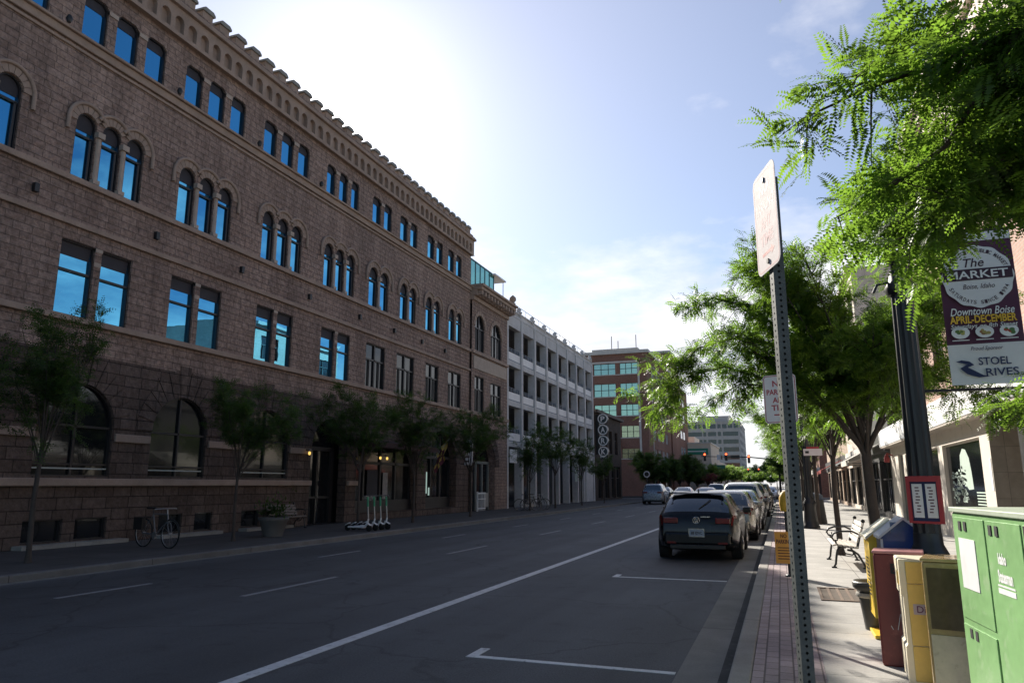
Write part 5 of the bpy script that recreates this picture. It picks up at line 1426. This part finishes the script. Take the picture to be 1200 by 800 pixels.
# cream and ochre box
t = thing('news_box', 'cream and ochre plastic news box with a lavender word strip', 'news box', (0,0,0))
mb = MB()
mb.prism([(-.21,0),(.21,0),(.21,.26),(.195,.28),(.195,.62),(.21,.64),(.21,.90),(-.21,.90),(-.21,.64),(-.195,.62),(-.195,.28),(-.21,.26)], (0,-.20,0), (1,0,0), (0,0,1), (0,.40,0)); mb.build('body', M['cream_plastic'], t, bev=.015)
mb = MB().box(-.165,.19,-.214,-.20,.02,.27); mb.box(-.165,.19,-.212,-.20,.275,.72); mb.box(-.165,.19,-.216,-.20,.725,.885); mb.build('front_panel', M['ochre'], t, bev=.006)
mb = MB().box(-.135,.19,-.2155,-.2125,.50,.575); s_ = mb.build('word_strip', pm('lavender_strip', (.50,.42,.46), .5, .06), t)
mb = MB(); text(mb, 'Diversions', (.04,-.2165,.538), X_, Z_, .30, .05, .006); mb.build('lettering', pm('plum_ink', (.14,.03,.10), .5), s_)
MB().box(-.214,-.2105,-.12,.02,.70,.80).build('side_sticker', M['ochre'], t)
place(t, 1.06, 6.92, .122, radians(-3), (1,1.05,1.03))
# tan smoky box
t = thing('news_box', 'tan glossy plastic news box with a shadow patch painted on its front, beside the green cabinet', 'news box', (0,0,0))
mb = MB().box(-.21,.21,-.2,.2,0,.96); mb.build('body', M['tan_plastic'], t, bev=.02)
MB().box(-.18,.18,-.206,-.201,.50,.92).build('shadow_patch', pm('painted_shadow', (.10,.07,.035), .12, .3, 3, coat=.8), t)  # cast shadow of the post sign, painted as a dark patch
MB().box(-.215,.215,-.206,.205,.961,.985).build('lid', M['tan_plastic'], t, bev=.008)
MB().box(-.19,.19,-.206,-.201,.04,.46).build('door_panel', pm('pale_tan_panel', (.52,.42,.33), .3, .2, 3, coat=.4), t)
place(t, 1.175, 6.35, .122, radians(-14))
# long green cabinet
t = thing('news_cabinet', 'long pale green news cabinet with paired door slots and a blank white card', 'news cabinet', (0,0,0))
Lc, Hc, Dc = 1.75, 1.325, .50
mb = MB().box(0, Dc, -Lc, 0, .0, Hc); mb.build('body', M['green_paint'], t, bev=.012)
MB().box(-.015, Dc+.01, -Lc-.01, .01, Hc+.001, Hc+.035).build('lid', pm('pale_green_grey_lid', (.40,.46,.36), .5, .12, 4), t, bev=.006)
mb = MB().box(-.006,-.0005,-.60,-.03,.64,Hc-.03); mb.box(-.008,-.0005,-.60,-.03,.03,.60); mb.box(-.006,-.0005,-1.15,-.64,.03,Hc-.03); mb.box(-.006,-.0005,-1.72,-1.19,.03,Hc-.03)
mb.build('door', M['green_paint'], t, bev=.004)
for y, z in ((-.17,1.26),(-.27,1.26),(-.71,1.26),(-.81,1.26),(-.17,.575),(-.27,.575)):
    MB().box(-.0115,-.006,y-.022,y+.022,z-.05,z+.01).build('slot', M['slot'], t)
MB().box(-.010,-.0065,-.42,-.12,.84,1.16).build('blank_card', M['white_panel'], t)
mb = MB()
def gtext(s, y, z, w, h, b=.03): text(mb, s, (-.0085, y, z), (0,-1,0), (0,0,1), w, h, b)
gtext('Idaho', -.845, 1.085, .12, .065, .04); gtext('Statesman', -.865, .985, .21, .075, .04)
mb.box(-.0085,-.0065,-.99,-.74,.925,.935); mb.box(-.0085,-.0065,-.99,-.74,.885,.915); mb.build('lettering', M['white_panel'], t)
mb = MB().box(-.0095,-.0065,-1.70,-1.20,1.0,1.29); bpn = mb.build('dark_panel', M['trim'], t)
mb = MB(); text(mb, 'U', (-.0105,-1.255,1.22), (0,-1,0), (0,0,1), .06, .08, .01); mb.build('lettering', M['white_panel'], bpn)
place(t, 1.105, 5.93, .122, radians(5.5))

# ------------------------------------------------------------------ pot, bench, bin
t = thing('plant_pot', 'dark tapered urn standing by the yellow news box', 'pot', (.86,9.0,.12))
MB().lathe([(.11,.122),(.13,.3),(.155,.48),(.16,.52),(.20,.55),(.205,.60),(.19,.62),(.16,.60),(.14,.55),(0,.54)], (.86,9.0,0), 26).build('bowl', pm('dark_grey_cast', (.07,.068,.062), .45, .15, 5, .1, 30), t)
MB().lathe([(.162,.45),(.182,.47),(.172,.50)], (.86,9.0,0), 26).build('ring', pm('pale_rim', (.4,.38,.34), .5), t)
M['dull_slat'] = pm('dull_slat', (.20,.17,.15), .7, .15, 6)
def bench(label, x, y, L, rz, slat='wood_pale'):
    """local: seat faces -x, length along y"""
    t = thing('park_bench', label, 'bench', (0,0,0))
    for s in (-1, 1):
        yy = s*(L/2-.06); mb = MB(); r = .02
        mb.tube([(-.27,yy,.02),(-.235,yy,.07),(-.215,yy,.2),(-.19,yy,.32),(-.12,yy,.40),(.05,yy,.38),(.16,yy,.37)], [r]*7, 8)
        mb.tube([(.27,yy,.02),(.235,yy,.10),(.16,yy,.25),(.08,yy,.31),(-.02,yy,.33)], r, 8)
        mb.tube([(.15,yy,.36),(.20,yy,.55),(.255,yy,.72),(.285,yy,.84)], [.024,.022,.02,.02], 8)
        mb.tube([(.22,yy,.60),(.08,yy,.665),(-.12,yy,.66),(-.235,yy,.62),(-.27,yy,.55),(-.235,yy,.49),(-.18,yy,.50),(-.165,yy,.55)], .018, 8)
        mb.tube([(-.21,yy,.49),(-.20,yy,.43),(-.15,yy,.40)], .018, 8)
        mb.tube([(-.12,yy,.36),(-.05,yy,.26),(.06,yy,.24),(.12,yy,.30)], .014, 6)
        mb.box(-.31,-.22,yy-.025,yy+.025,.0,.025); mb.box(.22,.31,yy-.025,yy+.025,.0,.025)
        mb.lathe([(.0,-.026),(.035,-.02),(.035,.02),(.0,.026)], (.285,yy,.85), 12, axis='y')
        mb.build('end_frame', M['black'], t)
    mb = MB()
    for i in range(5):
        a = -.23+i*.092; z = .425 - .012*i + (.0 if i else -.01)
        mb.obox((a, 0, z), (.075, L, .03), Matrix.Rotation(radians(3 if i else -14), 3, 'Y'))
    mb.build('seat', M[slat], t, bev=.006)
    mb = MB()
    for i in range(4):
        z = .50+i*.093; xx = .165+.036*i; mb.obox((xx, 0, z), (.028, L, .078), Matrix.Rotation(radians(18), 3, 'Y'))
    mb.build('backrest', M[slat], t, bev=.006)
    place(t, x, y, .122, rz); return t
bench('park bench with pale slats and curled black iron ends on the sunlit pavement', 1.10, 16.05, 1.75, 0)
bench('slatted bench against the sandstone wall beside the planter', -16.45, 22.0, 1.6, pi, 'dull_slat')
t = thing('litter_bin', 'dark round litter bin behind the second lamp post', 'bin', (1.28,32.3,.12))
MB().lathe([(.38,.122),(.36,.3),(.29,1.02),(.30,1.05)], (1.28,32.3,0), 20).build('drum', pm('bin_black', (.02,.02,.022), .5), t)
MB().lathe([(.305,1.06),(.27,1.22),(.12,1.32),(0,1.33)], (1.28,32.3,0), 20).build('lid', pm('bin_blue_grey', (.05,.07,.11), .5), t)
t = thing('planter', 'tapered stone planter with dark shrub on the shaded pavement', 'planter', (-14.45,18.7,.12))
MB().lathe([(.28,.122),(.30,.2),(.40,.55),(.45,.60),(.45,.68),(.38,.68),(.36,.60),(0,.6)], (-14.45,18.7,0), 20).build('tub', pm('grey_tub', (.11,.105,.10), .8, .15, 4), t)
mb = MB(); rj = random.Random(17); V = []; F = []
for i in range(420):
    p = Vector((-14.45+rj.gauss(0,.2), 18.7+rj.gauss(0,.2), .72+abs(rj.gauss(0,.22)))); d = Vector((rj.gauss(0,1), rj.gauss(0,1), rj.gauss(.4,.7))).normalized()
    s_ = d.cross(Vector((0,0,1))).normalized()*.028; o = len(V); V += [p, p+d*.07+s_, p+d*.15, p+d*.07-s_]; F.append((o,o+1,o+2,o+3))
mb.add(V, F); mb.build('shrub', M['leaf_dark'], t)

# ------------------------------------------------------------------ bicycles and scooters
def bicycle(label, framem, x, y, rz, group=None, rack=True, lean=0):
    t = thing('bicycle', label, 'bicycle', (0,0,0), group)
    R0 = .34
    for yy in (-.52, .52):
        mb = MB(); n = 28
        pts = [(0, yy+R0*cos(2*pi*k/n), R0+R0*sin(2*pi*k/n)) for k in range(n+1)]; mb.tube(pts, .019, 6, caps=False); w = mb.build('wheel', M['rubber'], t)
        mb = MB(); pts = [(0, yy+.315*cos(2*pi*k/n), R0+.315*sin(2*pi*k/n)) for k in range(n+1)]; mb.tube(pts, .009, 5, caps=False)
        for k in range(12): a = 2*pi*k/12; mb.tube([(0,yy,R0),(0,yy+.31*cos(a),R0+.31*sin(a))], .0022, 3, caps=False)
        mb.lathe([(.02,-.05),(.02,.05)], (0,yy,R0), 8, axis='x'); mb.build('rim', M['alloy'], w)
    mb = MB(); bb = (0,-.06,.29); st = (0,-.20,.80); hd = (0,.36,.80); hb = (0,.40,.66)
    for a, b, r in ((bb,st,.017),(st,hd,.016),(bb,hb,.018),(hd,hb,.02)): mb.tube([a,b], r, 8)
    for s in (-.045,.045): mb.tube([(s*.4,-.2,.76),(s,-.52,R0)], .009, 6); mb.tube([bb,(s,-.52,R0)], .010, 6); mb.tube([hb,(s,.46,.55),(s,.52,R0)], .011, 6)
    mb.build('frame', framem, t)
    mb = MB().tube([st,(0,-.235,.92)], .013, 6); mb.prism([(-.15,-.07),(-.15,.07),(-.03,.05),(.12,.015),(.12,-.015),(-.03,-.05)], (0,-.235,.92), (0,1,0), (1,0,0), (0,0,.045)); mb.build('saddle', M['black'], t)
    mb = MB().tube([hd,(0,.34,.92)], .014, 6); mb.tube([(-.3,.27,.93),(-.15,.38,.94),(.15,.38,.94),(.3,.27,.93)], .012, 6); mb.build('handlebar', M['alloy'], t)
    mb = MB().lathe([(.095,.03),(.095,.036)], bb, 18, axis='x'); mb.tube([(.05,-.06,.29),(.06,.08,.24)], .009, 5); mb.tube([(-.05,-.06,.29),(-.06,-.20,.34)], .009, 5); mb.box(.06,.14,.06,.12,.23,.25); mb.box(-.14,-.06,-.22,-.16,.33,.35); mb.build('crank', M['alloy'], t)
    if rack:
        mb = MB().tube([(.06,-.25,.72),(.06,-.75,.72),(-.06,-.75,.72),(-.06,-.25,.72)], .008, 5); mb.tube([(.06,-.7,.72),(.05,-.52,R0)], .007, 5); mb.tube([(-.06,-.7,.72),(-.05,-.52,R0)], .007, 5)
        mb.box(.06,.16,-.74,-.40,.42,.72); mb.build('rear_rack', M['black'], t)
    t.location = (x,y,.12); t.rotation_euler = (0, radians(lean), rz)
    return t
M['bike_grey'] = pm('dull_bike_frame', (.12,.12,.13), .4, .1)
bicycle('bicycle with pale frame parked on the shaded pavement below the arched windows', M['bike_grey'], -14.6, 14.42, radians(-100))
gb = 'bicycles at the rack by the garage'
bicycle('dark bicycle at the front of the rack by the garage', M['black'], -14.4, 42.4, radians(-60), gb, False)
bicycle('second bicycle in the rack, pale fork, by the garage', M['alloy'], -14.3, 43.2, radians(-55), gb, False)
bicycle('third bicycle in the rack by the garage beside the tub', M['black'], -14.4, 44.1, radians(-65), gb, False)
M['mint'] = pm('green_scooter_stem', (.02,.26,.13), .4, .1)
sg = 'rental scooters in a row by the kerb'
def scooter(label, x, y, rz):
    t = thing('kick_scooter', label, 'scooter', (0,0,0), sg)
    MB().box(-.08,.08,-.40,.30,.10,.15).build('deck', M['white_panel'], t, bev=.02)
    mb = MB().tube([(0,.28,.14),(0,.42,.30),(0,.44,.40)], .03, 8); mb.obox((0,.46,.24), (.09,.22,.02), Matrix.Rotation(radians(-25),3,'X')); mb.obox((0,-.46,.22), (.08,.2,.02), Matrix.Rotation(radians(25),3,'X')); mb.build('neck', M['white_panel'], t)
    for yy in (-.46,.48): MB().lathe([(.05,-.022),(.11,-.025),(.11,.025),(.05,.022)], (0,yy,.11), 16, axis='x').build('wheel', M['rubber'], t)
    MB().tube([(0,.44,.38),(0,.40,.80)], .024, 8).build('lower_stem', M['alloy'], t)
    MB().tube([(0,.40,.80),(0,.375,1.12)], .034, 8).build('stem', M['mint'], t)
    mb = MB().tube([(-.22,.34,1.14),(0,.375,1.16),(.22,.34,1.14)], .016, 6); mb.build('handlebar', M['black'], t)
    place(t, x, y, .12, rz)
for i, lab in enumerate(('scooter with white deck at the left end of the row, nearest the kerb', 'second scooter from the left in the row', 'third scooter from the left in the row', 'scooter at the right end of the row')):
    scooter(lab, -13.45+.02*i, 21.85+.36*i, radians(-100+2*i))

# ------------------------------------------------------------------ flag, notched sign
t = thing('flag', 'bright yellow and dark red flag on a short pole by the wide arch', 'flag', (-16.8,35,3.4))
MB().tube([(-16.98,34.9,3.05),(-16.2,34.9,4.0)], .02, 6).build('pole', M['wood_pale'], t)
V = []; F = []; n = 6
mb = MB(); mb2 = MB()
for i in range(n):
    for j in range(5):
        def P(a, b): return (-16.95+.6*a/n+.10*sin(b*1.2), 34.9+.06*sin(a*1.7), 3.1+.72*a/n-.20*b+.0*a+.12)
        (mb if (i+j) % 3 == 0 or (i > 3 and j < 2) else mb2).add([P(i,j),P(i+1,j),P(i+1,j+1),P(i,j+1)], [(0,1,2,3)], 0, True)
mb.build('yellow_patch', pm('flag_yellow', (.75,.50,.12), .7, .15, 5), t); mb2.build('cloth', pm('flag_red', (.16,.03,.05), .7, .2, 5), t)
t = thing('notched_sign', 'white vertical sign with comb-like notched edge on the sandstone wall', 'sign', (-16.5,38.2,3.6))
mb = MB().box(-16.42,-16.26,38.14,38.20,2.72,4.15)
for i in range(6): z = 2.74+i*.25; mb.box(-16.72+.05*(i % 2),-16.421,38.14,38.20,z,z+.15)
mb.build('panel', M['white_panel'], t); mb = MB()
for z in (2.8,4.05): mb.tube([(-16.99,38.17,z),(-16.4,38.17,z)], .018, 5)
mb.build('arm', M['black'], t)

# ------------------------------------------------------------------ signals
M['red_lamp'] = emitm('red_signal_lamp', (1,.09,.03), 3.2)
def signal(label, x, y, z, group, s=1.0):
    t = thing('traffic_signal', label, 'traffic light', (x,y,z), group)
    MB().box(x-.19*s,x+.19*s,y-.02,y+.2,z-.62*s,z+.62*s).build('housing', M['black'], t)
    MB().lathe([(.15*s,y-.05),(.15*s,y-.021)], (x,0,z+.38*s), 14, axis='y').build('red_lamp', M['red_lamp'], t)
    for k in (0,-.38):
        MB().lathe([(.14*s,y-.03),(.14*s,y-.021)], (x,0,z+k*s), 12, axis='y').build('lens', M['trim'], t)
    mb = MB()
    for k in (.38,0,-.38): mb.prism([(-.17*s,0),(-.12*s,.17*s),(.12*s,.17*s),(.17*s,0),(.14*s,0),(.1*s,.14*s),(-.1*s,.14*s),(-.14*s,0)], (x,y-.26,z+k*s), (1,0,0), (0,0,1), (0,.23,0))
    mb.build('visor', M['black'], t)
sgp = 'red traffic lights over the street'
signal('red traffic light at the left end of the near mast arm', -10.66, 115.8, 5.85, sgp)
signal('red traffic light in the middle of the near mast arm, beside a white lane sign', -7.5, 115.8, 5.85, sgp)
signal('red traffic light nearest the pole on the near mast arm', -4.25, 115.8, 5.45, sgp)
t = thing('signal_mast', 'dark mast arm reaching over the street from the right kerb', 'signal mast', (-.05,116.2,.12))
MB().tube([(-.05,116.2,.12),(-.05,116.2,5.0),(-.05,116.2,5.6)], [.17,.13,.12], 10).build('pole', M['black'], t)
MB().tube([(-.05,116.2,4.7),(-1.6,116.2,5.45),(-4.2,116.2,5.75),(-11.2,116.2,5.95)], [.11,.1,.08,.05], 8).build('arm', M['black'], t)
for x, w, lab in ((-8.6,.55,'lane'),(-6.2,1.25,'name')):
    MB().box(x-w/2,x+w/2,116.0,116.05,5.6 if lab == 'name' else 5.35,6.0 if lab == 'name' else 6.15).build('lane_sign' if lab == 'lane' else 'name_sign', M['white_panel'] if lab == 'lane' else M['black'], t)
signal('red traffic light far off at the second junction, left one', -8.6, 225, 5.75, sgp); signal('red traffic light far off at the second junction, right one', -5.75, 225, 5.75, sgp)
t = thing('signal_mast', 'thin distant mast arm at the second junction', 'signal mast', (-.3,225.4,.12))
MB().tube([(-.3,225.4,.12),(-.3,225.4,5.5)], .13, 8).build('pole', M['black'], t); MB().tube([(-.3,225.4,5.4),(-13,225.4,6.0)], [.09,.05], 6).build('arm', M['black'], t)
t = thing('street_name_sign', 'green street name plate far off near the beige block', 'sign', (-13,149,5))
MB().box(-12.3,-9.9,148.6,148.65,4.75,5.45).build('panel', pm('street_green', (.02,.16,.10), .5), t); MB().tube([(-12.4,148.7,.12),(-12.4,148.7,5.6)], .06, 6).build('pole', M['galv'], t)
t = thing('round_sign', 'round pale sign on a post by the dark brick hall', 'sign', (-13.3,84,.12))
MB().tube([(-13.3,78.5,.12),(-13.3,78.5,2.9)], .04, 6).build('post', M['galv'], t); MB().lathe([(.34,78.42),(.34,78.46)], (-13.3,0,2.75), 20, axis='y').build('disc', M['white_panel'], t); MB().lathe([(.24,78.405),(.24,78.418)], (-13.3,0,2.75), 20, axis='y').build('ring_face', M['trim'], t)
# ------------------------------------------------------------------ sky, sun, camera
AZ = radians(33.6); EL = radians(28.6)        # sun: left of the street direction (+y), above the horizon
sun_dir = Vector((-sin(AZ)*cos(EL), cos(AZ)*cos(EL), sin(EL)))
w = bpy.data.worlds.new('World'); S.world = w; w.use_nodes = True
nt = w.node_tree; nt.nodes.clear()
out = N(nt, 'ShaderNodeOutputWorld'); bg = N(nt, 'ShaderNodeBackground'); bg.inputs[1].default_value = SKY_STRENGTH if 'SKY_STRENGTH' in globals() else .06
sky = N(nt, 'ShaderNodeTexSky', sky_type='NISHITA'); sky.sun_disc = False; sky.sun_elevation = EL; sky.sun_rotation = -AZ
sky.air_density = 1.0; sky.dust_density = .35; sky.ozone_density = 2.2; sky.altitude = 800
tc = N(nt, 'ShaderNodeTexCoord'); d = tc.outputs['Generated']
nrm = N(nt, 'ShaderNodeVectorMath', operation='NORMALIZE'); nt.links.new(d, nrm.inputs[0])
sp = N(nt, 'ShaderNodeSeparateXYZ'); nt.links.new(nrm.outputs[0], sp.inputs[0])
zc = math_n(nt, 'MAXIMUM', sp.outputs[2], .02)
den = math_n(nt, 'ADD', zc, .12)
cb = N(nt, 'ShaderNodeCombineXYZ'); nt.links.new(math_n(nt, 'DIVIDE', sp.outputs[0], den), cb.inputs[0]); nt.links.new(math_n(nt, 'DIVIDE', sp.outputs[1], den), cb.inputs[1])
n1 = noise(nt, cb.outputs[0], .62, 9, .58); n2 = noise(nt, cb.outputs[0], 2.3, 7, .6)
cv = math_n(nt, 'ADD', math_n(nt, 'MULTIPLY', n1, .78), math_n(nt, 'MULTIPLY', n2, .22))
# more cloud low down, thin veil higher up
low = ramp(nt, sp.outputs[2], .10, .36, (1,1,1), (0,0,0))
thr = math_n(nt, 'ADD', cv, math_n(nt, 'MULTIPLY', low, .28))
mask = ramp(nt, thr, .53, .66)
ahead = ramp(nt, math_n(nt, 'ADD', math_n(nt, 'MULTIPLY', sp.outputs[1], .5), .5), .42, .75)
mask = math_n(nt, 'MULTIPLY', mask, ahead)
shade = ramp(nt, n2, .35, .68, (6.0,6.1,6.4), (9.4,9.4,9.3))
col = mixc(nt, math_n(nt, 'MULTIPLY', mask, .85), sky.outputs[0], shade)
# bright glow round the sun, added into the sky colour
dt = N(nt, 'ShaderNodeVectorMath', operation='DOT_PRODUCT'); nt.links.new(nrm.outputs[0], dt.inputs[0]); dt.inputs[1].default_value = sun_dir
c0 = math_n(nt, 'MAXIMUM', dt.outputs['Value'], 0)
def lobe(p, a): return math_n(nt, 'MULTIPLY', math_n(nt, 'POWER', c0, p), a)
LOBES = ((2.2, 2.7, (.95, .87, .96)), (18, 1.1, (1., .95, .84)), (150, 3., (1., .97, .90)), (1500, 90, (1., .98, .93)))
chan = []
for i in range(3):
    acc = None
    for p, a_, c_ in LOBES:
        x = lobe(p, a_*c_[i]); acc = x if acc is None else math_n(nt, 'ADD', acc, x)
    chan.append(acc)
vn = N(nt, 'ShaderNodeMix', data_type='RGBA', blend_type='ADD'); vn.inputs[0].default_value = 1
cvv = N(nt, 'ShaderNodeCombineXYZ')
for i in range(3): nt.links.new(chan[i], cvv.inputs[i])
nt.links.new(col, vn.inputs[6]); nt.links.new(cvv.outputs[0], vn.inputs[7])
nt.links.new(vn.outputs[2], bg.inputs[0]); nt.links.new(bg.outputs[0], out.inputs[0])

sl = bpy.data.lights.new('sun', 'SUN'); sl.energy = 5; sl.angle = radians(.53); sl.color = (1., .93, .82)
so_ = bpy.data.objects.new('sun', sl); COL.objects.link(so_)
so_.rotation_euler = sun_dir.to_track_quat('Z', 'Y').to_euler(); so_.location = (-20, 30, 40)

F_ = 850.; th = math.atan(168./F_); yaw = math.atan(315.*cos(th)/F_)
cam = bpy.data.cameras.new('camera'); cam.sensor_width = 36; cam.lens = F_/1200*36; cam.clip_start = .05; cam.clip_end = 3000
co = bpy.data.objects.new('camera', cam); COL.objects.link(co)
co.location = (0, 0, 1.63); co.rotation_euler = (pi/2 + th, 0, yaw)
S.camera = co
S.view_settings.view_transform = 'Standard'; S.view_settings.look = 'None'; S.view_settings.gamma = 1; S.view_settings.use_curve_mapping = False
S.view_settings.exposure = 1.0
S.render.engine = 'CYCLES'
S.cycles.max_bounces = 6; S.cycles.diffuse_bounces = 3; S.cycles.glossy_bounces = 3; S.cycles.transmission_bounces = 4; S.cycles.caustics_reflective = False; S.cycles.caustics_refractive = False
S.cycles.use_denoising = True; S.cycles.sample_clamp_indirect = 8
